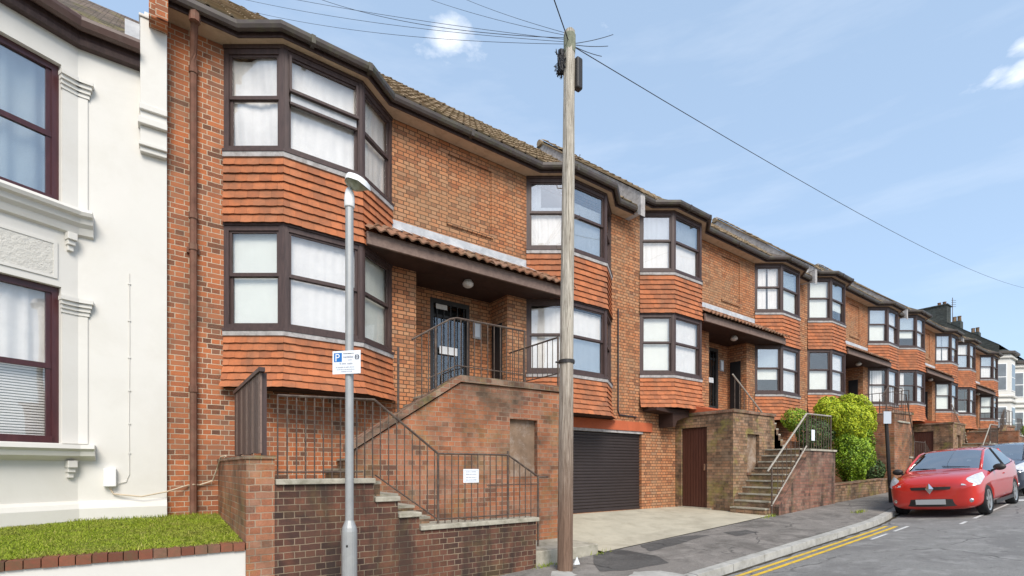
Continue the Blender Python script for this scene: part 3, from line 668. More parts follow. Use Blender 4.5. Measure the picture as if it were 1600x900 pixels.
for b in range(5):
    ox = b * PER; dz = DZ[b]; rng = random.Random(100 + b)
    nb = bpy.data.objects
    start = set(o.name for o in nb)
    xa = 0.19 if b == 0 else 0.34; xb = 9.80; zg = 0.30 - (0.6 if b == 0 else 0.3)
    root = thing('terraced_house', BLOCK_LABELS[b], 'terraced house', (5, YW, zg), 'brick terrace blocks climbing the street')
    holes = []
    for x0 in BAYS:
        holes += [(x0 + 0.05, x0 + 2.606, Z1 + 0.02, Z0 - 0.02), (x0 + 0.05, x0 + 2.606, Z3 + 0.02, Z2 - 0.02)]
    holes.append((4.02, 6.11, 3.0, 5.42))          # porch recess
    holes.append((4.69, 5.71, 6.42, 7.74))         # blind window
    garage = b in (0, 2)
    if garage: holes.append((7.40, xb, 0.54, 2.56))
    if b in (1, 3): holes.append((xa, 0.97, 0.54 - 0.38, 2.56 - 0.38))
    m = MB(); xs_ = 0.888 if b == 0 else xa
    hl = [hh for hh in holes]
    wall_holes(m, xs_, xb, zg, 8.1, YW, hl, 0.13)
    # porch recess: right reveal, back, left reveal
    YB = 9.27
    m.quad((6.11, YW + .13, 3.0), (6.11, YB, 3.0), (6.11, YB, 5.42), (6.11, YW + .13, 5.42))
    m.quad((4.02, YW + .13, 3.0), (4.02, YB, 3.0), (4.02, YB, 5.42), (4.02, YW + .13, 5.42))
    mm = MB(); wall_holes(m, 4.02, 6.11, 3.0, 5.42, YB, [(4.64, 5.58, 3.0, 5.12)], 0.08)
    # blind window back, lowered one half brick
    m.quad((4.69, YW + 0.03, 6.42), (5.71, YW + 0.03, 6.42), (5.71, YW + 0.03, 7.74), (4.69, YW + 0.03, 7.74))
    # side and rear walls
    m.quad((xb, YW + .14, zg), (xb, 15.8, zg), (xb, 15.8, 8.1), (xb, YW + .14, 8.1)); m.quad((xb, YW, 2.57), (xb, YW + .14, 2.57), (xb, YW + .14, 8.1), (xb, YW, 8.1))
    if b: m.quad((xa, YW + .14, zg), (xa, 15.8, zg), (xa, 15.8, 8.1), (xa, YW + .14, 8.1)); m.quad((xa, YW, 2.57), (xa, YW + .14, 2.57), (xa, YW + .14, 8.1), (xa, YW, 8.1))
    m.quad((xa, 15.8, zg), (xb, 15.8, zg), (xb, 15.8, 8.1), (xa, 15.8, 8.1))
    wall = m.build('wall', M['brick'], root)
    MB().box(4.66, 5.74, YW - 0.035, YW + 0.02, 6.345, 6.417).build('blind_window_sill', M['brick'], wall)
    if b == 0:
        m = MB(); m.quad((0.19, YW, zg), (0.888, YW, zg), (0.888, YW, 8.1), (0.19, YW, 8.1))
        m.quad((0.19, YW, zg), (0.19, 15.8, zg), (0.19, 15.8, 8.1), (0.19, YW, 8.1))
        m.quad((0.19, YW, 8.1), (0.19, 12.0, 11.25), (0.19, 15.8, 8.1), (0.19, 15.0, 8.0))
        m.quad((0.05, 8.16, 7.62), (0.19, 8.16, 7.62), (0.19, 8.16, 8.5), (0.05, 8.16, 8.5))
        m.box(-0.02, 0.19, 8.2, 15.0, 7.62, 8.5)
        m.build('repointed_wall', M['brick_red'], root, label='red brick strip with cream mortar')
        # same wall carries on under the first bay in red brick
        m = MB(); m.quad((0.888, YW - 0.003, 0.0), (3.55, YW - 0.003, 0.0), (3.55, YW - 0.003, 2.80), (0.888, YW - 0.003, 2.80)); m.build('repointed_wall', M['brick_red'], root)
        dp = MB(); dp.tube([(0.50, 8.33 - 0.05, 7.95), (0.50, 8.50, 7.60), (0.50, YW - 0.075, 7.45), (0.50, YW - 0.075, 0.95)], 0.047, 8)
        dp.tube([(0.50, 8.28, 8.0), (0.50, 8.28, 7.86)], 0.07, 8)
        for z_ in (7.3, 5.2, 4.75, 2.7): dp.tube([(0.50, YW - 0.075, z_), (0.50, YW - 0.075, z_ + 0.09)], 0.060, 8)
        dp.box(0.42, 0.58, YW - 0.04, YW - 0.0, 4.72, 4.80)
        dp.build('downpipe', M['pipe'], root)
    # rooms behind the bays
    rm = MB()
    for x0 in BAYS:
        for za, zb in ((Z1, Z0), (Z3, Z2)):
            a, c, e, f = x0 + 0.05, x0 + 2.606, za + 0.02, zb - 0.02
            rm.quad((a, YW + 2, e), (c, YW + 2, e), (c, YW + 2, f), (a, YW + 2, f)); rm.quad((a, YW + .13, e), (c, YW + .13, e), (c, YW + 2, e), (a, YW + 2, e))
            rm.quad((a, YW + .13, f), (c, YW + .13, f), (c, YW + 2, f), (a, YW + 2, f)); rm.quad((a, YW + .13, e), (a, YW + 2, e), (a, YW + 2, f), (a, YW + .13, f))
            rm.quad((c, YW + .13, e), (c, YW + 2, e), (c, YW + 2, f), (c, YW + .13, f))
    rm.build('room', M['room'], root)
    # bays
    for bi, x0 in enumerate(BAYS):
        for st in (1, 0):
            za, zb, apz = (Z1, Z0, Z2) if st else (Z3, Z2, Z4)
            if (b, bi, st) not in SPECS:
                opt = [full, blindfull, [(0, .46, 0, 1, 'curtain', 0), (.54, 1, 0, 1, 'curtain', 0)], [(0, 1, 0, .93, 'curtain', 0.01)], [(0, .8, 0, 1, 'curtain', 0)], [(0, 1, .28, 1, 'blind', 0)]]
                SPECS[(b, bi, st)] = dict(c={i_: rng.choice(opt if b else opt[:4]) for i_ in range(3)}, refl={(rng.randrange(2), rng.randrange(2))})
            make_bay(root, x0, za, zb, apz, 0.03 if st else 0.11, 8 if st else 7, SPECS.get((b, bi, st), {}), rng)
    # lintel, garage
    if garage:
        MB().box(7.20, xb + 1.0, YW - 0.05, YW - 0.005, 2.565, 2.80).build('garage_lintel', M['lintel'], root)
        MB().box(7.36, xb + 0.66, YW - 0.02, YW + 0.10, 2.50, 2.565).build('garage_lintel_plate', M['lead_dark'], root)
        pr = []; zz = 0.55
        while zz < 2.49:
            pr += [(0.0, zz), (0.018, zz + 0.018), (0.020, zz + 0.045), (0.0, zz + 0.068)]; zz += 0.075
        gd = MB(); gd.sweep([(7.38, YW + 0.09), (xb + 0.65, YW + 0.09)], pr, False); gd.box(7.38, xb + .65, YW + .06, YW + .10, .545, .60)
        gd.build('garage_shutter', M['shutter'], root)
    # recessed threshold edge so the shutter stands on the ground
    # porch canopy
    cf = MB(); cf.box(2.86, 7.36, 7.97, 8.02, 5.27, 5.45); cf.box(2.86, 7.36, 7.975, 8.6, 5.455, 5.475)
    can = cf.build('porch_canopy', M['fascia'], root)
    sf = MB(); sf.box(2.9, 7.32, 8.02, YW - 0.005, 5.275, 5.30); sf.box(4.02, 6.11, YW, YB, 5.275, 5.30); sf.build('porch_soffit', M['soffit_dark'], can)
    tiled_roof(2.85, 7.38, 7.90, 5.47, 8.58, 5.92, 0.36, 0.19, 0.045, 0.03, 0.004, True, 5 + b).build('pantiles', M['pantile'], can)
    fl = MB(); fl.add([(3.45, 8.36, 5.835), (6.75, 8.36, 5.835), (6.70, YW - 0.006, 5.985), (3.55, YW - 0.006, 5.985), (3.55, YW - 0.006, 6.12), (6.70, YW - 0.006, 6.12), (6.70, YW - .002, 6.12), (3.55, YW - .002, 6.12)], [(0, 1, 2, 3), (3, 2, 5, 4), (4, 5, 6, 7)])
    fl.build('lead_apron', M['lead'], can)
    gl = MB(); gl.ellip((5.02, 8.40, 5.20), 0.11, 0.11, 0.075); gl.lathe((5.02, 8.40, 5.245), [(0.07, 0), (0.07, 0.03)], 12); gl.build('porch_lamp', M['globe'], can, smooth=True)
    # front door with bars
    dr = MB(); dr.box(4.64, 4.72, YB + 0.0, YB + 0.07, 3.0, 5.12); dr.box(5.50, 5.58, YB, YB + 0.07, 3.0, 5.12); dr.box(4.72, 5.50, YB, YB + 0.07, 5.02, 5.12)
    dr.box(4.72, 5.50, YB + 0.01, YB + 0.06, 4.74, 4.80); dr.box(4.72, 5.50, YB + 0.01, YB + 0.06, 3.0, 3.25)
    door = dr.build('front_door', M['iron_black'], root)
    for j in range(5): MB().box(4.78 + j * 0.16, 4.80 + j * 0.16, YB - 0.02, YB, 3.25, 5.02).build('door_bar', M['iron_black'], door)
    MB().box(4.72, 5.50, YB + 0.04, YB + 0.045, 3.25, 4.74).build('door_glass', M['glass'], door)
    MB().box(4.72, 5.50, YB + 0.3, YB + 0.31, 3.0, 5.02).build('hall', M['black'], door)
    MB().box(4.84, 5.26, YB - 0.03, YB - 0.02, 3.98, 4.14).build('letter_plate', M['white_plastic'], door)
    MB().box(4.76, 5.02, YB - 0.03, YB - 0.02, 4.90, 5.00).build('number_panel', M['globe'], door)
    ip = MB(); ip.box(5.66, 5.84, YB - 0.04, YB, 4.42, 4.78); ic = ip.build('intercom', M['lead'], root); MB().box(5.69, 5.81, YB - .045, YB - .04, 4.46, 4.74).build('intercom_face', M['sign_white'], ic)
    cp = MB(); cp.box(6.08, 6.109, 8.80, 9.16, 3.05, 4.72); cp.build('dark_opening_panel', M['black'], root)  # flat black panel painted in for the dark of an opening in the reveal
    # eaves
    ep = eave_path(xa - 0.12 if b == 0 else xa, xb, BAYS)
    so = MB(); prev = None
    so.sweep(ep, [(0.0, 7.955), (0.0, 7.975), (-0.40, 7.975), (-0.40, 7.955)]); so.build('soffit', M['soffit'], root)
    fa = MB(); fa.sweep(ep, [(0.0, 7.945), (0.022, 7.945), (0.022, 8.11), (0.0, 8.11)]); fa.build('fascia', M['frame'], root)
    gp = [(0.024, 8.04), (0.05, 7.995), (0.085, 7.98), (0.125, 7.995), (0.145, 8.04), (0.145, 8.095), (0.135, 8.095), (0.13, 8.045), (0.11, 8.01), (0.085, 8.0), (0.055, 8.01), (0.034, 8.045), (0.034, 8.095), (0.024, 8.095)]
    gu = MB(); gu.sweep(ep, gp)
    for (gx, gy) in ((1.98, 7.95), (2.857, 7.95), (5.0, 8.33), (7.0 + .4, 7.95)): gu.box(gx - 0.03, gx + 0.03, gy - 0.155, gy - 0.0, 7.975, 8.10)
    gu.build('gutter', M['gutter'], root)
    # roof
    rf = tiled_roof(xa - (0.16 if b == 0 else 0), xb, 8.24, 8.13, 12.0, 11.42, 0.33, 0.30, 0.02, 0.035, 0.006, False, 11 + b)
    roof = rf.build('roof', M['rooftile'], root)
    m = MB(); m.quad((xa, 15.8, 8.1), (xb, 15.8, 8.1), (xb, 12.0, 11.27), (xa, 12.0, 11.27)); m.build('rear_roof', M['oldroof'], roof)
    m = MB(); m.tube([(xa - 0.1, 12.0, 11.27), (xb, 12.0, 11.27)], 0.10, 8); m.build('ridge_tiles', M['rooftile'], roof)
    rz = lambda y: 8.11 + (y - 8.24) * (3.16 / 3.76)
    for x0 in BAYS:
        o_ = [(x0 + 0.12, 8.30), (x0 + 0.672, 7.90), (x0 + 1.984, 7.90), (x0 + 2.536, 8.30)]
        m = MB(); ta, tb = (x0 + 0.75, 8.95, rz(8.95) + 0.02), (x0 + 1.9, 8.95, rz(8.95) + 0.02)
        v = [(x, y, 8.10) for x, y in o_] + [ta, tb, (x0 + 0.12, 8.6, rz(8.6) + .01), (x0 + 2.536, 8.6, rz(8.6) + .01)]
        m.add(v, [(1, 2, 5, 4), (0, 1, 4, 6), (2, 3, 7, 5)]); m.build('bay_roof', M['oldroof'], roof)
    # party upstand of the next, higher block
    if b < 4:
        st = DZ[b + 1] - dz + 0.03
        m = MB(); v = []
        ys = [8.10, 12.0, 15.8]; zs_ = [rz(8.10), 11.27, 8.1]
        for X in (xb - 0.02, xb + 0.14):
            for y_, z_ in zip(ys, zs_): v += [(X, y_, z_ - 0.15), (X, y_, z_ + st)]
        m.add(v, [(0, 2, 3, 1), (2, 4, 5, 3), (6, 7, 9, 8), (8, 9, 11, 10), (0, 1, 7, 6), (1, 3, 9, 7), (3, 5, 11, 9), (4, 10, 11, 5)])
        m.build('party_upstand', M['lead_dark'], root)
        m = MB(); v = []
        for X in (xb - 0.06, xb + 0.18):
            for y_, z_ in zip(ys, zs_): v += [(X, y_ - (0.05 if y_ < 9 else 0), z_ + st), (X, y_ - (0.05 if y_ < 9 else 0), z_ + st + 0.05)]
        m.add(v, [(0, 2, 3, 1), (2, 4, 5, 3), (6, 7, 9, 8), (8, 9, 11, 10), (0, 1, 7, 6), (1, 3, 9, 7), (3, 5, 11, 9), (4, 10, 11, 5), (0, 6, 8, 2)])
        m.build('verge_coping', M['rooftile'], root)
        MB().box(xb - 0.02, xb + 0.13, 8.20, YW, 7.95, rz(8.1) - 0.02).build('kneeler', M['lead'], root)
    # black waste pipe beside the second bay
    wp = MB(); wp.tube([(9.50, YW - 0.03, 5.6), (9.50, YW - 0.03, 3.05), (9.55, YW - .03, 2.95), (10.2, YW - 0.03, 2.93)], 0.018, 6); wp.build('waste_pipe', M['wire'], root)
    # move the whole block to its place
    root.location = (5 + ox, YW, zg + dz)
m = MB(); m.prism([(10.45, 3.17), (11.83, 3.17), (11.83, 3.0), (11.5, 2.93), (11.3, 2.86), (11.22, 2.70), (11.12, 2.70), (11.12, 3.05), (10.45, 3.10)], 8.15, 8.60)
tag(m.build('timber_bracket', M['soffit_dark']), 'dark timber bracket under the tiled bay left of the brown store door', 'bracket')
# lower corbel + brick return below third bay is part of the stair building below

# ---------------------------------------------------------------- entrance stairs
def bars(parent, top, bot, n, r=0.008, mat='iron', skip_first=False):
    """vertical bars between two polylines given as functions of t"""
    for i in range(n + 1):
        t = i / n; a = top(t); b_ = bot(t)
        MB().tube([b_, a], r, 5).build('bar', M[mat], parent, uv=False)
def lerp3(a, b, t): return tuple(a[i] + (b[i] - a[i]) * t for i in range(3))

def add_step(root, m):
    zt_ = max(p[2] for p in m.v); xs_2 = [p[0] for p in m.v]; ys_2 = [p[1] for p in m.v]
    m.v = [(p[0], p[1], p[2] - 0.035 if p[2] > zt_ - 1e-5 else p[2]) for p in m.v]
    st_ = m.build('step', M['brick_moss'], root)
    MB().box(min(xs_2) - 0.018, max(xs_2) + 0.018, min(ys_2) + .002, max(ys_2) - .002, zt_ - 0.034, zt_).build('tread', M['coping'], st_)

def stair_a(ox, dz, label_s, label_r, tall=0.0, detail=True):
    """stairs that rise to the left from the pavement and turn back up to the porch"""
    q = lambda x, y, z: (x + ox, y, z + dz)
    g0 = pave_z(ox + 1, 5.9) - 0.4 - dz
    root = thing('entrance_stairs', label_s, 'stairs', (ox + 3, 5.9, dz + g0), 'brick entrance stairs in front of the terrace')
    B = lambda m, *a, **k_: m.box(a[0] + ox, a[1] + ox, a[2], a[3], a[4] + dz, a[5] + dz, **k_)
    # left pier and return wall
    m = MB(); B(m, 0.815, 1.09, 5.9, 8.60, g0, 1.70 + tall); m.build('return_wall', M['brick_stair'], root)
    # outer stepped wall
    m = MB(); v = [(1.09, g0), (4.72, g0), (4.72, 0.80), (2.80, 0.80), (2.80, 0.98), (2.508, 0.98), (2.508, 1.19), (2.203, 1.19), (2.203, 1.42 + tall), (1.09, 1.42 + tall)]
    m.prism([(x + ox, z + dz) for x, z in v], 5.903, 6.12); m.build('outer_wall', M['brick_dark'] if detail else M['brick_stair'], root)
    for (x0, x1, z) in ((1.10, 2.21, 1.42 + tall), (2.21, 2.53, 1.19), (2.515, 2.82, 0.98), (2.81, 4.76, 0.80)):
        m = MB(); B(m, x0, x1, 5.865, 6.16, z + 0.002, z + 0.062); m.build('coping_stone', M['coping'], root, bevel=0.008)
    m = MB(); B(m, 0.80, 1.105, 5.88, 8.59, 1.702 + tall, 1.74 + tall); m.build('coping_stone', M['coping_brick'], root)
    # bottom slab
    m = MB(); B(m, 4.10, 6.10, 5.95, 6.9, g0, 0.33); m.build('bottom_slab', M['coping'], root, bevel=0.01)
    # steps, flight one
    zt = 0.33
    for i, x in enumerate((4.45, 4.2, 3.95)): zt += 0.155; m = MB(); B(m, 3.0, x, 6.12, 6.9, g0, zt); add_step(root, m)
    for i, x in enumerate((3.05, 2.82, 2.59, 2.36)): zt += 0.16; m = MB(); B(m, 1.09, x, 6.12, 6.9, g0, zt); add_step(root, m)
    top1 = zt
    m = MB(); B(m, 1.09, 2.36, 6.9, 8.59, g0, top1); m.build('landing', M['coping'], root)
    for i in range(9): m = MB(); B(m, 2.36 + 0.2 * i, 6.15, 7.10, 8.58, g0 if i == 0 else top1 + 0.165 * i - 0.1, top1 + 0.165 * (i + 1)); add_step(root, m)
    # spine wall with raking top, and niche
    m = MB(); nx0, nx1, nz0, nz1 = 4.95, 5.55, 1.46, 2.45
    y0, y1 = 6.9, 7.12
    def face(y):
        P = [(2.30, g0), (4.95, g0), (5.55, g0), (6.18, g0), (6.18, 2.98), (5.55, 2.98), (4.95, 2.98), (3.99, 2.96), (2.30, 1.86)]
        pts = [(x + ox, y, z + dz) for x, z in P]
        n1 = [(nx0 + ox, y, nz0 + dz), (nx1 + ox, y, nz0 + dz), (nx1 + ox, y, nz1 + dz), (nx0 + ox, y, nz1 + dz)]
        return pts, n1
    p0, n0 = face(y0)
    m.add(p0 + n0, [(0, 1, 9, 12, 6, 7, 8), (1, 2, 10, 9), (2, 3, 4, 5, 11, 10), (12, 11, 5, 6)])
    p1, n1 = face(y1); m.add(p1, [tuple(range(8, -1, -1))])
    for a, b_ in ((3, 4), (4, 6), (6, 7), (7, 8), (8, 0)): m.quad(p0[a], p0[b_], p1[b_], p1[a])
    nb_ = [(x, y + 0.09, z) for x, y, z in n0]
    for i in range(4): j = (i + 1) % 4; m.quad(n0[i], n0[j], nb_[j], nb_[i])
    B(m, 5.97, 6.18, 7.12, 8.60, g0, 3.0)
    m.build('spine_wall', M['brick_stair'], root)
    m = MB(); m.quad(*[(x, y - 0.002, z) for x, y, z in nb_]); m.build('niche_panel', M['niche'], root)
    # raking coping
    m = MB(); cz = [(2.22, 1.83), (3.97, 2.97), (6.22, 3.0)]
    for i in range(2):
        (xa_, za_), (xb_, zb_) = cz[i], cz[i + 1]
        v = []
        for y in (6.86, 7.16):
            v += [(xa_ + ox, y, za_ + dz + 0.002), (xb_ + ox, y, zb_ + dz + 0.002), (xb_ + ox, y, zb_ + dz + 0.11), (xa_ + ox, y, za_ + dz + 0.11)]
        m.add(v, [(0, 1, 2, 3), (7, 6, 5, 4), (3, 2, 6, 7), (0, 4, 5, 1), (0, 3, 7, 4), (1, 5, 6, 2)])
    m.build('raking_coping', M['coping_brick'], root)
    # railings
    rr = thing('railing', label_r, 'railing', q(3, 5.9, 1.4), 'iron railings on the entrance stairs')
    yr = 6.0
    T = [(1.14, 2.41 + tall), (2.24, 2.45 + tall), (3.12, 1.80), (4.27, 1.80)]
    hr = MB(); hr.tube([q(x, yr, z) for x, z in T], 0.016, 6); hr.tube([q(4.27, yr, 1.80), q(4.85, yr, 1.47), q(5.0, yr - .05, 1.47)], 0.015, 6)
    hr.build('handrail', M['iron'], rr)
    lo = MB(); lo.tube([q(1.14, yr, 1.56 + tall), q(2.1, yr, 1.56 + tall)], 0.01, 5); lo.tube([q(2.25, yr, 1.52), q(3.1, yr, 0.93)], 0.01, 5); lo.tube([q(3.1, yr, 0.92), q(4.7, yr, 0.92)], 0.010, 5)
    lo.tube([q(3.9, yr, 1.36), q(4.85, yr, 1.36)], 0.008, 5); lo.build('lower_rail', M['iron'], rr)
    nb1 = 11 if detail else 6
    bars(rr, lambda t: q(1.14 + 1.08 * t, yr, 2.42 + tall), lambda t: q(1.14 + 1.08 * t, yr, 1.48 + tall), nb1, 0.009)
    bars(rr, lambda t: q(2.32 + 0.75 * t, yr, 2.39 - 0.55 * t), lambda t: q(2.32 + 0.75 * t, yr, 1.47 - 0.55 * t), 7 if detail else 4)
    bars(rr, lambda t: q(3.12 + 1.15 * t, yr, 1.80), lambda t: q(3.12 + 1.15 * t, yr, 0.86), 11 if detail else 6)
    bars(rr, lambda t: q(4.38 + 0.32 * t, yr, 1.735 - 0.18 * t), lambda t: q(4.38 + 0.32 * t, yr, 0.86), 3)
    for x, z0_, z1_ in ((3.12, .86, 1.80), (4.27, .86, 1.86), (4.84, .4, 1.50)):
        MB().tube([q(x, yr, z0_), q(x, yr, z1_)], 0.017, 6).build('post', M['iron'], rr)
    # back run up the second flight and round the porch landing
    r2 = thing('railing', label_r.replace('lower', 'upper'), 'railing', q(4.5, 7.0, 3.0), 'iron railings on the entrance stairs')
    ya = 7.0; hr = MB(); hr.tube([q(3.20, ya, 3.55), q(3.85, ya, 3.97), q(3.97, ya, 4.01), q(5.34, ya, 4.02)], 0.017, 6); hr.tube([q(6.12, ya, 4.03), q(6.12, 8.56, 4.03)], 0.016, 6)
    hr.build('handrail', M['iron'], r2)
    lo = MB(); lo.tube([q(3.45, ya, 2.98), q(3.97, ya, 3.25), q(5.34, ya, 3.25)], 0.010, 5); lo.tube([q(6.12, ya, 3.36), q(6.12, 8.56, 3.36)], 0.012, 5); lo.build('lower_rail', M['iron'], r2)
    bars(r2, lambda t: q(3.25 + 0.68 * t, ya, 3.58 + 0.42 * t), lambda t: q(3.25 + 0.68 * t, ya, 2.56 + 0.44 * t), 6, 0.009)
    bars(r2, lambda t: q(4.05 + 1.29 * t, ya, 4.02), lambda t: q(4.05 + 1.29 * t, ya, 3.08), 10 if detail else 6, 0.008)
    bars(r2, lambda t: q(6.12, ya + 1.52 * t, 4.03), lambda t: q(6.12, ya + 1.52 * t, 3.36), 10 if detail else 6, 0.008)
    for x, y_ in ((2.98, ya), (3.60, ya), (5.34, ya), (6.12, ya)):
        MB().tube([q(x, y_, 2.4 if x < 4 else 3.0), q(x, y_, {2.98: 3.40, 3.60: 3.80}.get(x, 4.03))], 0.018, 6).build('post', M['iron'], r2)
    return root, rr

def stair_b(ox, dz, label_s, label_r):
    """stairs that rise to the right beside a brick store, ox shifts block two's positions"""
    q = lambda x, y, z: (x + ox, y, z + dz)
    B = lambda m, *a, **k_: m.box(a[0] + ox, a[1] + ox, a[2], a[3], a[4] + dz, a[5] + dz, **k_)
    root = thing('entrance_stairs', label_s, 'stairs', q(13, 5.9, 0.2), 'brick entrance stairs in front of the terrace')
    g0 = -0.1; xw = 11.85; y0 = 6.9
    m = MB()
    # return wall facing the drive with the store door opening
    def yz(ya, yb, za, zb): m.quad(q(xw, ya, za), q(xw, yb, za), q(xw, yb, zb), q(xw, ya, zb))
    yz(y0, 7.63, g0, 3.02); yz(8.41, 8.60, g0, 3.02); yz(7.63, 8.41, 2.70, 3.02); yz(7.63, 8.41, g0, 0.56)
    for (a, b_) in (((7.63, .56), (7.63, 2.7)), ((8.41, .56), (8.41, 2.7)), ((7.63, 2.7), (8.41, 2.7)), ((7.63, .56), (8.41, .56))):
        m.quad(q(xw, *a), q(xw, *b_), q(xw + 0.12, *b_), q(xw + .12, *a))
    nx0, nx1, nz0, nz1 = 12.52, 13.12, 1.50, 2.50
    for (a, b_, c, d) in ((xw, nx0, g0, 3.02), (nx1, 13.92, g0, 3.02), (nx0, nx1, g0, nz0), (nx0, nx1, nz1, 3.02)):
        m.quad(q(a, y0, c), q(b_, y0, c), q(b_, y0, d), q(a, y0, d))
    n0 = [q(nx0, y0, nz0), q(nx1, y0, nz0), q(nx1, y0, nz1), q(nx0, y0, nz1)]; n1 = [(x, y + 0.10, z) for x, y, z in n0]
    for i in range(4): j = (i + 1) % 4; m.quad(n0[i], n0[j], n1[j], n1[i])
    m.quad(q(13.92, y0, g0), q(13.92, 7.9, g0), q(13.92, 7.9, 3.02), q(13.92, y0, 3.02)); m.quad(q(xw, y0, 3.02), q(13.92, y0, 3.02), q(13.92, 8.6, 3.02), q(xw, 8.6, 3.02))
    m.build('store_wall', M['brick_moss'], root)
    m = MB(); m.quad(*[(x, y - .002, z) for x, y, z in n1]); m.build('niche_panel', M['niche'], root)
    MB().box(nx0 - .04 + ox, nx1 + .04 + ox, y0 - 0.035, y0 + .05, nz0 - .07 + dz, nz0 - .005 + dz).build('niche_sill', M['coping_brick'], root)
    d = MB(); B(d, xw + 0.05, xw + 0.09, 7.64, 8.40, 0.56, 2.69)
    for i in range(9): B(d, xw + 0.035, xw + 0.05, 7.655 + i * 0.083, 7.725 + i * 0.083, 0.58, 2.67)
    dd = d.build('store_door', M['door_wood'], root); m = MB(); B(m, xw + .01, xw + .035, 7.68, 7.73, 1.55, 1.72); m.build('door_lock', M['chrome'], dd)
    m = MB(); B(m, xw - 0.03, xw + 0.10, 7.5, 8.5, 0.50, 0.565); m.build('door_step', M['coping'], root)
    # coping course
    m = MB(); B(m, xw - 0.035, 13.95, y0 - 0.035, 7.10, 3.022, 3.10); B(m, xw - 0.035, xw + .2, 7.10, 8.6, 3.022, 3.10); m.build('coping_course', M['coping_brick'], root)
    # sloping roof of lean-to behind the coping and porch landing
    m = MB(); m.add([q(xw + .02, 7.3, 3.1), q(13.3, 7.3, 3.1), q(13.3, 8.59, 3.42), q(xw + .02, 8.59, 3.42), q(xw + .02, 8.59, 3.1), q(13.3, 8.59, 3.1)], [(0, 1, 2, 3), (0, 3, 4), (1, 5, 2)]); m.build('lean_to_roof', M['lintel'], root)
    # flight one
    n = 10; rise = (2.12 - 0.49) / n; go = 0.19
    for i in range(n): m = MB(); B(m, 11.72 + go * i, 13.92 if i < n - 1 else 15.0, 6.02, 6.9, g0 if i == 0 else 0.49 + rise * i - .03, 0.49 + rise * (i + 1) - (0 if i < n - 1 else 0.0)); add_step(root, m)
    m = MB(); B(m, 13.45, 15.0, 6.02, 8.3, g0, 2.08); m.build('landing_block', M['brick_moss'], root)
    m = MB(); B(m, 11.5, 11.72, 5.95, 6.9, g0, 0.47); m.build('bottom_slab', M['coping'], root)
    m = MB(); B(m, 13.93, 14.7, 7.92, 8.55, g0, 3.0); m.build('rear_wall', M['brick_moss'], root)
    # flight two (rises back towards the porch)
    for i in range(6): m = MB(); B(m, 13.93 - 0.2 * 0, 14.6 - 0.12 * i, 6.95, 7.9, 2.0, 2.12 + 0.15 * (i + 1)); add_step(root, m)
    # front wall
    m = MB(); v = [(11.95, g0), (15.02, g0), (15.02, 2.05), (13.55, 2.05), (12.0, 0.75), (11.95, 0.70)]
    m.prism([(x + ox, z + dz) for x, z in v], 5.82, 6.02); m.build('front_wall', M['brick_streak'], root)
    m = MB(); B(m, 13.52, 15.06, 5.79, 6.05, 2.052, 2.10); m.build('coping_stone', M['coping'], root)
    rr = thing('railing', label_r, 'railing', q(13, 5.9, 1), 'iron railings on the entrance stairs'); yr = 5.92
    hr = MB(); hr.tube([q(11.62, yr, 1.53), q(13.58, yr, 3.0), q(15.0, yr, 3.02)], 0.022, 6); hr.tube([q(12.0, 7.0, 4.0), q(14.1, 7.0, 2.72)], 0.02, 6); hr.build('handrail', M['iron_pale'], rr)
    hr = MB(); hr.tube([q(11.80, yr, 0.72), q(13.58, yr, 2.18)], 0.018, 6); hr.build('lower_rail', M['iron_pale'], rr)
    bars(rr, lambda t: q(12.1 + 1.3 * t, yr, 1.89 + 0.97 * t), lambda t: q(12.1 + 1.3 * t, yr, 0.98 + 1.06 * t), 6, 0.009)
    bars(rr, lambda t: q(13.7 + 1.3 * t, yr, 3.01), lambda t: q(13.7 + 1.3 * t, yr, 2.1), 9, 0.009)
    bars(rr, lambda t: q(12.1 + 1.8 * t, 7.0, 3.94 - 1.09 * t), lambda t: q(12.1 + 1.8 * t, 7.0, 3.1), 8, 0.009)
    for x, a, b_ in ((11.82, .3, 1.67), (13.58, 2.1, 3.0), (15.0, 2.1, 3.02)): MB().tube([q(x, yr, a), q(x, yr, b_)], 0.02, 6).build('post', M['iron'], rr)
    return root, rr

st1, rail1 = stair_a(0, 0, 'dark brown brick stairs with stepped stone copings, nearest the camera behind the lamp post', 'rusty lower railing with a white notice, on the nearest stair wall')
st2, rail2 = stair_b(0, 0, 'mossy brick stairs and bin store with a brown door, right of the garage shutter', 'pale railing climbing right beside the brown store door')
st3, rail3 = stair_a(18.92, 0.76, 'tall weathered brick stair wall behind the small blank post sign', 'lower railing on the stair wall between the golden bush and the red car', tall=0.95, detail=False)
st4, rail4 = stair_b(18.92, 0.71, 'brick stairs and dark store opening directly behind the red car', 'pale handrail rising above the red car roof')
st5, rail5 = stair_a(37.84, 1.16, 'far brick stair wall at the end of the terrace, above the dark car', 'lower railing at the far end of the terrace', tall=0.8, detail=False)

# wooden side gate panel on the near return wall
gt = thing('timber_screen', 'weathered dark timber board screen standing on the near brick return wall', 'screen', (0.97, 6.9, 1.74))
for i in range(14):
    y = 5.98 + i * 0.145; zt_ = 2.64 + (0.02 if i % 2 else 0) ; MB().box(0.96, 0.98, y, y + 0.135, 1.77 + random.uniform(-.01, .02), zt_).build('board', M['frame'] if i % 3 else M['fascia'], gt)
m = MB(); m.box(0.94, 1.0, 5.92, 8.02, 2.645, 2.69); m.build('top_rail', M['frame'], gt)
for y in (6.0, 7.9): MB().box(0.981, 1.03, y, y + 0.06, 1.74, 2.64).build('post', M['frame'], gt)

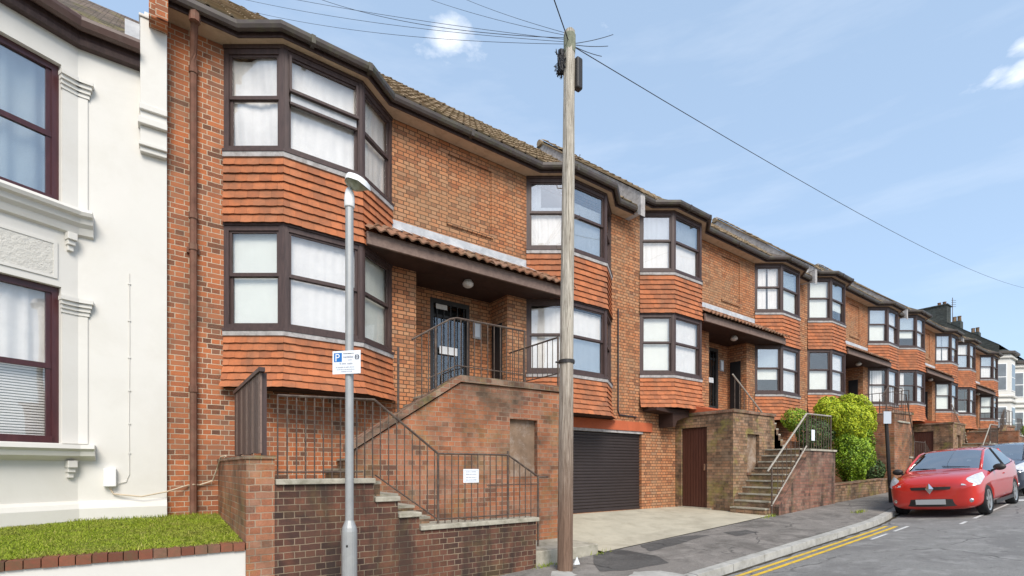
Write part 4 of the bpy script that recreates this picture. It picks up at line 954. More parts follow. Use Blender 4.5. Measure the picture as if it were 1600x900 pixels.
# ---------------------------------------------------------------- white rendered house at the left
wh = thing('rendered_house', 'cream white rendered house with dark red sash windows at the far left', 'house', (-3, 8.55, 0.9))
YH = 8.55
cx, cy = -0.765, YH                      # where the bay leaves the wall
sp = Vector((0.904, 0.426))              # direction of the splayed face (towards the wall)
A = Vector((cx, cy)) - sp * 1.45; A0 = Vector((A.x - 1.7, A.y)); AA = Vector((A0.x - 0.9, YH))
P = [tuple(AA), tuple(A0), tuple(A), (cx, cy)]
def band(prof, name='cornice', path=None): 
    return MB().sweep(path or P + [(cx + 0.001, cy)], prof)
m = MB(); zb_, zt_ = 0.6, 7.35
# flat wall right of the bay, wall left of it
m.quad((cx, YH, zb_), (0.185, YH, zb_), (0.185, YH, zt_), (cx, YH, zt_)); m.quad((-12, YH, zb_), (AA.x, YH, zb_), (AA.x, YH, zt_), (-12, YH, zt_))
m.quad((0.185, YH, zb_), (0.185, YW + .01, zb_), (0.185, YW + .01, zt_), (0.185, YH, zt_))
m.quad((-12, YH, zb_), (-12, 16, zb_), (-12, 16, zt_), (-12, YH, zt_)); m.quad((-12, 16, zb_), (0.18, 16, zb_), (0.18, 16, zt_), (-12, 16, zt_))
# splayed faces with windows
def face_with_windows(p, q, wins):
    p = Vector(p); q = Vector(q); L = (q - p).length; t = (q - p) / L; n = Vector((-t.y, t.x))
    us = sorted({0, L, *[u for w_ in wins for u in w_[:2]]}); zs = sorted({zb_, zt_, *[z for w_ in wins for z in w_[2:4]]})
    Q = lambda u, z, d=0: (p.x + t.x * u + n.x * d, p.y + t.y * u + n.y * d, z)
    for i in range(len(us) - 1):
        for j in range(len(zs) - 1):
            cu, cz_ = (us[i] + us[i + 1]) / 2, (zs[j] + zs[j + 1]) / 2
            if any(a < cu < b_ and c < cz_ < d for a, b_, c, d in wins): continue
            m.quad(Q(us[i], zs[j]), Q(us[i + 1], zs[j]), Q(us[i + 1], zs[j + 1]), Q(us[i], zs[j + 1]))
    for a, b_, c, d in wins:
        e = 0.11
        m.quad(Q(a, c), Q(a, c, e), Q(a, d, e), Q(a, d)); m.quad(Q(b_, c), Q(b_, d), Q(b_, d, e), Q(b_, c, e)); m.quad(Q(a, d), Q(b_, d), Q(b_, d, e), Q(a, d, e)); m.quad(Q(a, c), Q(a, c, e), Q(b_, c, e), Q(b_, c))
LS = 1.45
W1 = [(0.22, LS - 0.17, 4.95, 6.72), (0.22, LS - 0.17, 1.92, 3.90)]
W2 = [(0.3, 1.4, 4.95, 6.72), (0.3, 1.4, 1.92, 3.90)]
face_with_windows(A, (cx, cy), W1); face_with_windows(A0, A, W2); face_with_windows(AA, A0, [])
wall = m.build('wall', M['stucco'], wh)
rm = MB()
for (zc, zd) in ((4.95, 6.72), (1.92, 3.90)):
    rm.box(AA.x + 0.4, cx + 0.3, YH + 0.15, YH + 2.5, zc - 0.2, zd + 0.1)
rm.build('room', M['room'], wh)
for (p_, q_, wins) in ((tuple(A), (cx, cy), W1), (tuple(A0), tuple(A), W2)):
    for wi, (u0, u1, z0_, z1_) in enumerate(wins):
        fr = MB(); d0, d1 = 0.07, 0.13; zm = (z0_ + z1_) / 2 - 0.02
        fr.fbox(p_, q_, u0, u0 + 0.07, z0_, z1_, d0, d1); fr.fbox(p_, q_, u1 - 0.07, u1, z0_, z1_, d0, d1); fr.fbox(p_, q_, u0 + .07, u1 - .07, z1_ - 0.08, z1_, d0, d1); fr.fbox(p_, q_, u0 + .07, u1 - .07, z0_, z0_ + 0.09, d0 - 0.02, d1)
        fr.fbox(p_, q_, u0 + .07, u1 - .07, zm - 0.03, zm + 0.035, d0 + .01, d1)
        fr.fbox(p_, q_, u0 + .07, u0 + .12, z0_ + .09, z1_ - .08, d0 + 0.02, d1); fr.fbox(p_, q_, u1 - .12, u1 - .07, z0_ + .09, z1_ - .08, d0 + 0.02, d1)
        wf = fr.build('window', M['frame_red'], wh)
        for (a, b_) in ((z0_ + .09, zm - .03), (zm + .035, z1_ - .08)):
            g = MB(); g.fbox(p_, q_, u0 + .12, u1 - .12, a, b_, 0.105, 0.109); g.build('window_pane', M['glass_refl'] if wi == 0 else M['glass'], wf)
        if wi == 1:
            curtain_mesh(p_, q_, u0 + .02, u1 - .02, zm, z1_, 0.19, random.Random(3), 9, 0.012).build('net_curtain', M['curtain'], wf, smooth=True)
            bl = MB(); z_ = z0_ + 0.02
            while z_ < zm: bl.fbox(p_, q_, u0 + .03, u1 - .03, z_, z_ + 0.022, 0.18, 0.20); z_ += 0.034
            bl.build('slatted_blind', M['curtain'], wf)
        else:
            curtain_mesh(p_, q_, u0 + .02, u1 - .02, z0_, z1_, 0.24, random.Random(8), 5, 0.03).build('curtain', M['blind'], wf, smooth=True)
# mouldings: cornice, sill, plinth following the bay and returning on the wall
def wallpath(ext): return P[:3] + [(cx, cy)] + [(cx + ext, cy)]
def mold(name, prof, ext, mat='stucco'):
    return MB().sweep(wallpath(ext), prof).build(name, M[mat], wh)
mold('cornice', [(0, 4.90), (0.20, 4.90), (0.22, 4.86), (0.20, 4.82), (0.15, 4.80), (0.13, 4.74), (0.08, 4.70), (0.05, 4.62), (0, 4.60)], 0.16)
mold('sill_course', [(0, 1.90), (0.20, 1.90), (0.21, 1.85), (0.17, 1.82), (0.15, 1.76), (0.08, 1.73), (0, 1.70)], 0.18)
MB().sweep(wallpath(0.95), [(0, 0.8), (0.10, 0.8), (0.10, 1.08), (0.07, 1.14), (0.03, 1.17), (0, 1.18)]).build('plinth', M['stucco'], wh)
for zc in (4.45, 1.55):
    m = MB(); p_, q_ = tuple(A), (cx, cy)
    m.fbox(p_, q_, LS - 0.14, LS - 0.04, zc + 0.06, zc + 0.15, -0.11, 0); m.fbox(p_, q_, LS - 0.13, LS - 0.05, zc, zc + 0.06, -0.08, 0); m.fbox(p_, q_, LS - 0.12, LS - 0.06, zc - 0.07, zc, -0.05, 0)
    m.build('corbel', M['stucco'], wh, bevel=0.006)
for (z0_, z1_) in ((4.92, 6.42), (1.92, 3.58)):
    m = MB(); m.fbox(tuple(A), (cx, cy), LS - 0.165, LS - 0.002, z0_, z1_, -0.018, 0.0); m.box(cx + .003, cx + 0.10, YH - 0.018, YH, z0_, z1_)
    m.build('pilaster', M['stucco'], wh)
# recessed rough panel below the upper window
m = MB(); m.fbox(tuple(A), (cx, cy), 0.15, LS - 0.25, 4.02, 4.42, -0.006, 0.0); m.build('textured_panel', M['stucco_rough'], wh)
m = MB()
for (u0, u1, a, b_) in ((0.11, LS - 0.21, 4.42, 4.45), (0.11, LS - 0.21, 3.99, 4.02), (LS - 0.25, LS - 0.21, 4.02, 4.42)): m.fbox(tuple(A), (cx, cy), u0, u1, a, b_, -0.014, 0.0)
m.build('panel_frame', M['stucco'], wh)
# pilaster capitals at both windows
for zc in (6.42, 3.58):
    m = MB()
    for k_, (o, z0_, z1_) in enumerate(((0.03, 0, .05), (0.05, .05, .10), (0.075, .10, .15), (0.10, .15, .20))):
        m.fbox(tuple(A), (cx, cy), LS - 0.17 - o * 0.3, LS + 0.02, zc + z0_, zc + z1_, -o, 0); m.box(cx - 0.01, cx + 0.10 + o * .6, YH - o, YH, zc + z0_, zc + z1_)
    m.build('capital', M['stucco'], wh)
# parapet pier with corbelled foot between the two houses
m = MB(); m.box(-0.115, 0.185, 8.42, 8.62, 6.55, 7.72); m.box(-0.125, 0.187, 8.40, 8.62, 6.47, 6.55); m.box(-0.115, 0.186, 8.44, 8.62, 6.36, 6.47)
m.box(-0.14, 0.188, 8.385, 8.62, 6.27, 6.36); m.box(-0.115, 0.186, 8.45, 8.6, 6.05, 6.27); m.box(-0.13, 0.187, 8.43, 8.6, 6.0, 6.05); m.box(-0.115, 0.184, 8.47, 8.6, 5.93, 6.0)
m.box(-0.13, 0.183, 8.40, 8.70, 7.722, 7.76)
m.add([(-0.1, 8.62, 7.0), (-0.1, 12.2, 10.1), (-0.1, 12.2, 10.6), (-0.1, 8.62, 7.72), (0.18, 8.62, 7.0), (0.18, 12.2, 10.1), (0.18, 12.2, 10.6), (0.18, 8.62, 7.72)], [(0, 1, 2, 3), (7, 6, 5, 4), (3, 2, 6, 7), (0, 3, 7, 4)])
m.build('parapet_pier', M['stucco'], wh, bevel=0.008)
# eaves gutter and fascia
gpath = [(AA.x - 3, YH), tuple(AA), tuple(A0), tuple(A), (cx, cy), (-0.115, YH)]
m = MB(); m.sweep(gpath, [(0, 7.05), (0.10, 7.05), (0.12, 7.10), (0.10, 7.16), (0.10, 7.25), (0, 7.25)]); m.build('fascia', M['frame'], wh)
m = MB(); m.sweep(gpath, [(0.10, 7.27), (0.13, 7.20), (0.18, 7.18), (0.235, 7.20), (0.26, 7.27), (0.26, 7.31), (0.25, 7.31), (0.22, 7.23), (0.18, 7.20), (0.13, 7.24), (0.11, 7.31), (0.10, 7.31)]); m.build('gutter', M['gutter_brown'], wh)
# roof
m = MB(); rr_ = [(AA.x - 8, 8.40), (-0.115, 8.40)]
m.add([(-12, 8.42, 7.30), (-0.11, 8.42, 7.30), (-0.11, 12.2, 10.35), (-12, 12.2, 10.35), (-0.11, 16, 7.3), (-12, 16, 7.3)], [(0, 1, 2, 3), (3, 2, 4, 5)])
m.build('roof', M['oldroof'], wh)
m = MB(); o_ = offs(P, 0.16); rz2 = 7.30 + (9.6 - 8.42) * (3.05 / 3.78)
v = [(c.x, c.y, 7.31) for c in o_] + [(A0.x - .3, 9.6, rz2 + .03), (A.x + .4, 9.6, rz2 + 0.03), (AA.x - .3, 8.7, 7.56), (cx + .25, 8.7, 7.56)]
m.add(v, [(1, 2, 5, 4), (0, 1, 4, 6), (2, 3, 7, 5)]); m.build('bay_roof', M['oldroof'], wh)
# roof texture lead soaker by the pier
m = MB(); m.box(-0.28, -0.12, 8.44, 8.75, 7.33, 7.62); m.build('lead_soaker', M['lead'], wh)
# meter box and cables
m = MB(); m.box(-0.505, -0.37, YH - 0.09, YH, 1.36, 1.60); m.build('meter_box', M['white_plastic'], wh, bevel=0.01)
m = MB(); pz = [(-0.235, YH - 0.006, 4.25), (-0.232, YH - 0.006, 3.3), (-0.238, YH - 0.006, 2.2), (-0.235, YH - .008, 1.52), (-0.27, YH - 0.012, 1.42), (-0.36, YH - 0.02, 1.40)]
m.tube(pz, 0.006, 5)
for z_ in (4.1, 3.6, 3.1, 2.65, 2.2, 1.8): m.box(-0.25, -0.22, YH - 0.016, YH, z_, z_ + 0.018)
m.build('wall_cable', M['stucco'], wh)
cab = MB(); cab.tube([(-0.44, YH - .02, 1.34), (-0.40, YH - .03, 1.26), (-0.1, YH - .12, 1.22), (0.19, 8.44, 1.28), (0.44, YW - .03, 1.36), (0.50, YW - .13, 1.37), (0.58, YW - .03, 1.36), (0.74, YW - .06, 1.42), (0.79, 8.40, 1.62), (0.80, 8.1, 1.76), (0.83, 7.8, 1.77)], 0.011, 6)
tag(cab.build('cable', M['cream_cable'], None), 'cream cable looping along the wall foot behind the drainpipe', 'cable')

# lawn and its retaining wall
m = MB(); v = []
for i in range(24):
    for j in range(12):
        x = -9 + 9.81 * i / 23; y = 6.12 + 2.42 * j / 11; v.append((x, y, 0.803 + 0.12 * j / 11 + 0.004 * math.sin(3 * x) * math.cos(4 * y)))
m.add(v, [(i * 12 + j, (i + 1) * 12 + j, (i + 1) * 12 + j + 1, i * 12 + j + 1) for i in range(23) for j in range(11)])
m.build('lawn_ground', plain('turf_base', (0.16, 0.20, 0.03), 0.95, 0.1, 0.35, 12, 0.5, dirt=((0.16, 0.13, 0.06), 0.4, 6)), kind='structure', _base=False)
m = MB(); rg = random.Random(4)
for i in range(70000):
    x = rg.uniform(-2.6, 0.80) if i < 64000 else rg.uniform(-8.8, -2.6); y = rg.uniform(6.10, 8.47); z = 0.812 + 0.12 * (y - 6.12) / 2.42
    if i % 30 == 0: y = rg.uniform(6.0, 6.12); z = 0.812
    hh = (0.03 if i % 97 == 0 else 0) + rg.uniform(0.008, 0.022) * (1 + 0.35 * math.sin(5 * x + 3 * y) * math.sin(4 * y - 2 * x)) + (0.03 if (y > 8.38 and rg.random() < .4) else 0)
    a = rg.uniform(0, 6.28); w_ = 0.0045; lx, ly = rg.gauss(0, .018), rg.gauss(0, .018)
    dx, dy = math.cos(a) * w_, math.sin(a) * w_
    m.v += [(x - dx, y - dy, z), (x + dx, y + dy, z), (x + lx, y + ly, z + hh)]; k_ = len(m.v); m.f.append((k_ - 3, k_ - 2, k_ - 1))
m.build('lawn_grass', M['grass'], None, uv=False, kind='stuff', _base=False)
lw = thing('garden_wall', 'low white rendered garden wall with brick edging holding up the small lawn', 'wall', (-4, 5.9, -0.4))
m = MB(); m.box(-9, 0.812, 5.92, 6.12, -0.6, 0.735); m.build('rendered_face', M['render_white'], lw)
x = 0.805; i = 0
m = MB()
while x > -9: m.box(x - 0.108, x - 0.003, 5.895, 6.13, 0.738 + random.uniform(-.003, .003), 0.815 + random.uniform(-.003, .003)); x -= 0.1125
s = island('edging_brick_island', [(0.0, (0.12, 0.05, 0.035)), (0.5, (0.27, 0.10, 0.06)), (1.0, (0.22, 0.12, 0.08))], 0.9, 0.1, 5, dirt=((0.10, 0.09, 0.05), 0.7, 4))
m.build('brick_edging', s, lw)
m = MB(); m.box(-9, 0.80, 5.91, 6.12, 0.7355, 0.738); m.build('mortar_bed', M['coping'], lw)

# ---------------------------------------------------------------- planting
def leaves(m, c, rx, ry, rz, n, size, rng, lump=0.15, seed=0, topf=1.0):
    for i in range(n):
        u = rng.uniform(-1, 1); a = rng.uniform(0, 6.283); s_ = math.sqrt(1 - u * u)
        d = Vector((s_ * math.cos(a), s_ * math.sin(a), u))
        l = 1 + lump * (math.sin(d.x * 6 + seed) * math.cos(d.y * 7 + seed * 2) + 0.7 * math.sin(d.z * 9 + d.x * 5 + seed)) * 0.6
        rad = l * (rng.random() ** 0.13) 
        w_ = 1.0 if d.z > 0 else 1.0 - 0.35 * (-d.z)
        p = Vector((c[0] + d.x * rx * rad * w_, c[1] + d.y * ry * rad * w_, c[2] + d.z * rz * rad))
        nrm = (d + Vector((rng.gauss(0, .55), rng.gauss(0, .55), rng.gauss(0, .55)))).normalized()
        t1 = nrm.orthogonal().normalized(); t1 = (Matrix.Rotation(rng.uniform(0, 6.28), 3, nrm) @ t1); t2 = nrm.cross(t1); sz = size * rng.uniform(.6, 1.3)
        k_ = len(m.v); m.v += [tuple(p - t1 * sz * .5), tuple(p + t2 * sz * .32), tuple(p + t1 * sz * .5 + nrm * sz * .1), tuple(p - t2 * sz * .32)]; m.f.append((k_, k_ + 1, k_ + 2, k_ + 3))
def bush(name, label, lobes, mat, size, seed, cat='bush', group=None, core=True):
    rng = random.Random(seed); c = lobes[0][0]
    root = thing(name, label, cat, (c[0], c[1], min(l[0][2] - l[1][2] for l in lobes)), group)
    m = MB()
    for (cc, rr, n) in lobes: leaves(m, cc, rr[0], rr[1], rr[2], n, size, rng, 0.13, seed + cc[0])
    m.build('foliage', mat, root, uv=False)
    m = MB(); zb0 = min(l[0][2] - l[1][2] for l in lobes)
    for i in range(5):
        a = rng.uniform(0, 6.28); m.tube([(c[0], c[1], zb0), (c[0] + .1 * math.cos(a), c[1] + .1 * math.sin(a), (zb0 + c[2]) / 2), (c[0] + lobes[0][1][0] * .5 * math.cos(a), c[1] + lobes[0][1][1] * .5 * math.sin(a), c[2])], 0.03, 5, 0.01)
    m.build('stem', M['stem'], root, uv=False); return root
c1 = at_y(1331, 668, 6.4)
cb = bush('clipped_bush', 'tall clipped golden green bush bulging over the low brick planter', [((c1.x, c1.y, 3.0), (0.70, 0.62, 0.92), 21000), ((c1.x - 0.75, 6.75, 3.35), (0.48, 0.4, 0.46), 6500)], M['leafY'], 0.055, 3)
mg = MB(); leaves(mg, (c1.x - 0.02, c1.y - .02, 2.05), 0.62, 0.58, 1.05, 15000, 0.06, random.Random(5), 0.2, 2); mg.build('lower_foliage', M['leafG'], cb, uv=False, label='darker green lower growth')
c3 = at_y(1243, 655, 7.7)
bush('conifer_shrub', 'small dark green rounded shrub behind the pale stair railing', [((c3.x, 7.7, c3.z - 0.05), (0.50, 0.42, 0.40), 3000)], M['leafG'], 0.05, 9)
c4 = at_y(1280, 680, 6.6)
bush('shrub', 'dull olive trailing shrub behind the small railing notice', [((c4.x, 6.7, c4.z - 0.05), (0.85, 0.4, 0.55), 3600)], M['leafD'], 0.07, 12)
c5 = at_y(1370, 735, 6.3)
bush('shrub', 'low dark green shrub in shade beside the leaning sign post', [((c5.x, 6.4, c5.z - 0.05), (0.45, 0.35, 0.45), 1700)], M['leafD'], 0.07, 15)
pl = thing('planter_wall', 'low mossy brick planter wall under the golden bush', 'wall', (17, 5.9, 0.5))
m = MB(); v = []
m.box(15.05, 18.9, 5.86, 6.08, 0.3, 1.13, dz=0.12); m.build('brickwork', M['brick_moss'], pl)
m = MB(); m.box(15.05, 18.9, 5.84, 6.10, 1.132, 1.17, dz=0.12); m.build('coping', M['coping_brick'], pl)
m = MB(); m.box(15.03, 19.7, 6.08, 8.6, 0.3, 1.1); m.build('planting_bed', M['soil'], None, kind='structure', _base=False)
m = MB(); m.box(19.0, 19.73, 5.86, 6.08, 0.4, 1.25); tag(m.build('brick_pier', M['brick_moss']), 'short mossy brick pier beyond the planter, behind the leaning sign post', 'pier')
# back wall of the planted yard
m = MB(); m.box(15.0, 19.7, 7.9, 8.2, 0.6, 2.5); tag(m.build('yard_wall', M['brick_stair']), 'dark brick yard wall in shade behind the golden bush', 'wall')
rg = random.Random(8); m = MB()
for (X0_, Y0_, n_) in ((11.6, 5.85, 60), (13.55, 4.75, 90), (19.5, 5.8, 40), (4.9, 5.85, 50), (6.15, 5.88, 25)):
    for i in range(n_):
        x, y = X0_ + rg.gauss(0, .13), Y0_ + rg.gauss(0, .04); z = pave_z(x, y); a = rg.uniform(0, 6.28); dx, dy = math.cos(a) * .006, math.sin(a) * .006; hh = rg.uniform(.03, .09)
        m.add([(x - dx, y - dy, z), (x + dx, y + dy, z), (x + rg.gauss(0, .03), y + rg.gauss(0, .03), z + hh)], [(0, 1, 2)])
m.build('weeds', M['grass'], None, uv=False, kind='stuff', _base=False)

# ---------------------------------------------------------------- utility pole and wires
pb = at_y(883, 890, 5.5); pz0 = pave_z(pb.x, pb.y); ptop = at_y(890, 50, 5.5)
PX, PY = pb.x, pb.y; TX, TY, TZ = ptop.x, ptop.y, ptop.z
up = thing('utility_pole', 'tall weathered wooden utility pole standing in front of the garage shutter', 'utility pole', (PX, PY, pz0))
m = MB(); n = 20; rg = random.Random(2); v = []; K = 34
for i in range(K + 1):
    t = i / K; z = pz0 - 0.1 + (TZ - pz0 + 0.1) * t; r_ = 0.115 - 0.035 * t; cx_ = PX + (TX - PX) * t; cy_ = PY + (TY - PY) * t
    for j in range(n):
        a = 2 * math.pi * j / n; r2_ = r_ * (1 + 0.05 * math.sin(3 * a + 2 * t) + 0.03 * math.sin(7 * a + 9 * t) + rg.uniform(-.012, .012))
        v.append((cx_ + r2_ * math.cos(a), cy_ + r2_ * math.sin(a), z))
f = [(i * n + j, i * n + (j + 1) % n, (i + 1) * n + (j + 1) % n, (i + 1) * n + j) for i in range(K) for j in range(n)] + [tuple(K * n + j for j in range(n))]
m.add(v, f)
s = NT('pole_wood'); mp = s.n('ShaderNodeMapping'); s.link(s.tc.outputs['Object'], mp.inputs[0]); mp.inputs['Scale'].default_value = (30, 30, 0.9)
n1 = s.noise(mp.outputs[0], 2.4, 10, 0.78, 0.7); sep = s.n('ShaderNodeSeparateXYZ'); s.link(s.tc.outputs['Object'], sep.inputs[0])
hz = s.ramp(s.math('ADD', s.math('DIVIDE', sep.outputs['Z'], 8.0), s.math('MULTIPLY', s.math('SUBTRACT', n1, .5), .25)), [(0.10, 0.0), (0.45, 1.0)])
upc = s.mix(s.ramp(n1, [(0.38, 0.0), (0.56, 1.0)]), (0.15, 0.125, 0.095), (0.56, 0.51, 0.43)); loc_ = s.mix(s.ramp(n1, [(0.3, 0.0), (0.7, 1.0)]), (0.075, 0.045, 0.032), (0.29, 0.19, 0.135))
c = s.mix(hz, loc_, upc); s.bump(n1, 0.9, 0.01)
m.build('shaft', s.fin(c, 0.9, 0.15), up, smooth=False)
m = MB(); m.lathe((TX, TY, TZ - 0.02), [(0.084, -0.30), (0.090, -0.22), (0.090, -0.04), (0.07, 0.0), (0.03, 0.025)], 14); m.build('pole_cap', M['coping_brick'] if False else plain('lichen_cap', (0.22, 0.23, 0.17), 0.9, 0.1, 0.4, 12, 0.6), up)
m = MB(); fx = Vector((RT[0], RT[1], 0)); bx_ = Vector((TX, TY, 0)) + fx * 0.125
m.box(bx_.x - 0.055, bx_.x + 0.055, bx_.y - 0.05, bx_.y + 0.05, TZ - 0.86, TZ - 0.40); m.build('junction_box', M['iron_black'], up, bevel=0.02)
m = MB(); bl_ = Vector((TX, TY, 0)) - fx * 0.125
for i in range(60):
    a = [Vector((bl_.x + rg.gauss(0, .04), bl_.y + rg.gauss(0, .04), TZ - 0.3 - rg.uniform(0, .35))) for _ in range(4)]; m.tube(a, 0.006, 4)
m.tube([(bl_.x, bl_.y, TZ - .28), (bl_.x, bl_.y, TZ - .6)], 0.05, 7); m.build('cable_tangle', M['wire'], up)
for (zz, rr2) in ((3.15, .108),):
    t = (zz - pz0) / (TZ - pz0); m = MB(); m.lathe((PX + (TX - PX) * t, PY + (TY - PY) * t, zz), [(rr2, 0), (rr2 + .008, 0.0), (rr2 + .008, .05), (rr2, .05)], 16)
    m.tube([(PX + (TX - PX) * t - fx.x * (rr2 + .06), PY + (TY - PY) * t - fx.y * (rr2 + .06), zz + .02), (PX + (TX - PX) * t, PY + (TY - PY) * t, zz + .02)], 0.014, 5); m.build('pole_band', M['iron_black'], up)
for i, (zz, sd_) in enumerate(((6.2, 1), (5.75, -1), (5.3, 1), (4.85, -1))):
    t = (zz - pz0) / (TZ - pz0); q_ = Vector((PX + (TX - PX) * t, PY + (TY - PY) * t, zz)); m = MB(); m.tube([q_, q_ + fx * 0.16 * sd_, q_ + fx * 0.17 * sd_ + Vector((0, 0, .05))], 0.008, 5); m.build('step_peg', M['iron'], up)
m = MB(); q_ = Vector((PX, PY, pz0)) + fx * .125 + Vector((0, 0, 0)); m.add([(q_.x, q_.y - .02, pz0 + .08), (q_.x + .09, q_.y - .04, pz0 + .08), (q_.x + .04, q_.y - .03, pz0 + .20), (q_.x, q_.y + .01, pz0 + .08), (q_.x + .09, q_.y + .0, pz0 + .08)], [(0, 1, 2), (3, 2, 4), (0, 2, 3), (1, 4, 2), (0, 3, 4, 1)])
tag(m.build('paper_scrap', M['sign_white']), 'small white triangle of card at the foot of the wooden pole', 'scrap')
def wire(p, q, sag, r, label, lbl_group='telephone wires fanning from the pole'):
    pts = []; p = Vector(p); q = Vector(q)
    for i in range(25): t = i / 24; c_ = p.lerp(q, t); c_.z -= sag * 4 * t * (1 - t); pts.append(c_)
    tag(MB().tube(pts, r, 5).build('overhead_wire', M['wire'], uv=False), label, 'wire', lbl_group)
hub = Vector((TX, TY, TZ - 0.18))
wire(hub, px_at(1640, 455, 42), 0.9, 0.0065, 'single wire sloping down to the right from the pole across the blue sky')
wire(hub, px_at(852, -40, 6.3), 0.0, 0.008, 'steep wire rising from the pole top out of the picture')
wl = ['lowest wire running left from the pole, passing just under the bright cloud', 'second lowest wire running left from the pole over the near bay roof', 'third wire up running left from the pole top', 'dark wire leaving the pole to the left and crossing the bright cloud', 'wire left of the pole that leaves the top edge near the small wisps', 'highest wire left of the pole, nearest to the steep one']
for i, (x, y, Z, sg) in enumerate([(330, 2, 11.5, .22), (250, -35, 12.0, .22), (150, -75, 12.0, .2), (440, -25, 12.5, .28), (540, -60, 13, .2), (600, -70, 14, .2)]):
    wire(hub + Vector((0, 0, .03 * i)), px_at(x, y, Z), sg, 0.0032 if i != 3 else 0.0045, wl[i])
for (x, y, Z, l_) in ((958, 54, 8.6, 'short frayed wire end pointing up to the right of the pole top'), (950, 72, 8.4, 'short level wire end right of the pole top'), (940, 88, 8.2, 'short drooping wire end right of the pole top')):
    wire(hub, px_at(x, y, Z), 0.02, 0.005, l_)

# ---------------------------------------------------------------- lamp post with parking sign
lb = at_y(546, 880, 5.45); LX, LY = lb.x, 5.45; lz0 = pave_z(LX, LY); ltz = at_y(546, 322, 5.45).z; fz = at_y(546, 820, 5.45).z
lp = thing('street_lamp', 'grey steel street lamp with a white parking sign before the dark brick wall', 'street lamp', (LX, LY, lz0))
m = MB(); m.lathe((LX, LY, lz0 - 0.05), [(0.082, 0), (0.082, fz - lz0 - 0.02), (0.076, fz - lz0 + 0.02), (0.045, fz - lz0 + 0.10), (0.043, ltz - lz0 + .05)], 20); m.build('column', M['galv'], lp, smooth=False)
m = MB(); m.lathe((LX, LY, ltz - 0.02), [(0.050, 0), (0.055, .01), (0.055, .10), (0.045, .17), (0.03, .21)], 16); m.build('lantern_socket', M['white_plastic'], lp, smooth=True)
# lantern: curved hood tilted over the road
m = MB(); prof = []
hc = Vector((LX, LY, ltz + 0.19)); dv = Vector((RT[0], RT[1], 0)) * 0.93 + Vector((-.2, -.3, 0)); dv.normalize(); sv = Vector((-dv.y, dv.x, 0))
rows_ = []
for i in range(9):
    t = i / 8; c_ = hc + dv * (-0.02 + 0.22 * t) + Vector((0, 0, 0.10 + 0.035 * math.sin(t * 3.14) - 0.06 * t)); wd = 0.03 + 0.10 * math.sin(min(1, t * 1.2 + .12) * 2.2); ht = 0.05 + 0.02 * math.sin(t * 3.14)
    rows_.append([c_ - sv * wd + Vector((0, 0, -ht)), c_ - sv * wd * .8, c_ - sv * wd * .35 + Vector((0, 0, .02)), c_ + sv * wd * .35 + Vector((0, 0, .02)), c_ + sv * wd * .8, c_ + sv * wd + Vector((0, 0, -ht))])
v = [tuple(p) for r_ in rows_ for p in r_]; m.add(v, [(i * 6 + j, (i + 1) * 6 + j, (i + 1) * 6 + j + 1, i * 6 + j + 1) for i in range(8) for j in range(5)] + [(0, 1, 2, 3, 4, 5), tuple(48 + j for j in (5, 4, 3, 2, 1, 0))])
m.build('lantern_hood', M['white_plastic'], lp, smooth=True)
m = MB(); v = []
for r_ in rows_:
    a, b_ = r_[0], r_[5]; md = (a + b_) / 2 - Vector((0, 0, 0.085 * math.sin(min(1, max(0.05, rows_.index(r_) / 8)) * 2.9 + .1))); v += [tuple(a.lerp(b_, .04)), tuple(a.lerp(md, .6) - Vector((0, 0, .008))), tuple(md), tuple(b_.lerp(md, .6) - Vector((0, 0, .008))), tuple(a.lerp(b_, .96))]
m.add(v, [(i * 5 + j, (i + 1) * 5 + j, (i + 1) * 5 + j + 1, i * 5 + j + 1) for i in range(8) for j in range(4)])
m.build('lantern_bowl', plain('algae_lamp_bowl', (0.27, 0.28, 0.20), 0.3, 0.5, 0.45, 14), lp, smooth=True)
# parking sign: a plate turned a little to the road
def sign_frame(o, u, up_=Vector((0, 0, 1))):
    n_ = u.cross(up_).normalized()
    def rect(m, a, b_, c, d, off, th=0.002):
        pts = [o + u * x + up_ * z + n_ * off for x, z in ((a, c), (b_, c), (b_, d), (a, d))]; bk = [p - n_ * th for p in pts]
        m.add([tuple(p) for p in pts + bk], [(0, 1, 2, 3), (7, 6, 5, 4), (0, 4, 5, 1), (1, 5, 6, 2), (2, 6, 7, 3), (3, 7, 4, 0)])
    return rect, n_
def text_on(o, u, txt, size, mat, parent, x, z, name='lettering', off=0.004):
    cu = bpy.data.curves.new('t', 'FONT'); cu.body = txt; cu.size = size; cu.extrude = 0.0006
    ob = bpy.data.objects.new('t', cu); col.objects.link(ob); dg = bpy.context.evaluated_depsgraph_get(); me = bpy.data.meshes.new_from_object(ob.evaluated_get(dg)); bpy.data.objects.remove(ob)
    n_ = u.cross(Vector((0, 0, 1))).normalized(); mt = Matrix.Translation(o + u * x + Vector((0, 0, z)) + n_ * off) @ Matrix(((u.x, 0, n_.x, 0), (u.y, 0, n_.y, 0), (0, 1, 0, 0), (0, 0, 0, 1)))
    me.transform(mt); me.transform(Matrix.Translation(-Vector(parent['_org']))); me.materials.clear(); me.materials.append(mat)
    o2 = bpy.data.objects.new(name, me); col.objects.link(o2); o2.parent = parent; o2['_org'] = parent['_org']; return o2
sc_ = at_y(548, 565, 5.35); uu = Vector((math.cos(R(-22)), math.sin(R(-22)), 0)).normalized(); uu = (Vector((RT[0], RT[1], 0)) * .97 + Vector((FW[0], FW[1], 0)) * -.20).normalized()
so_ = Vector((LX, LY, sc_.z)) + uu.cross(Vector((0, 0, 1))) * 0.062
rect, n_ = sign_frame(so_, uu); W_, H_ = 0.165, 0.125
m = MB(); rect(m, -W_, W_, -H_, H_, 0, 0.004); ps = m.build('parking_sign', M['sign_white'], lp)
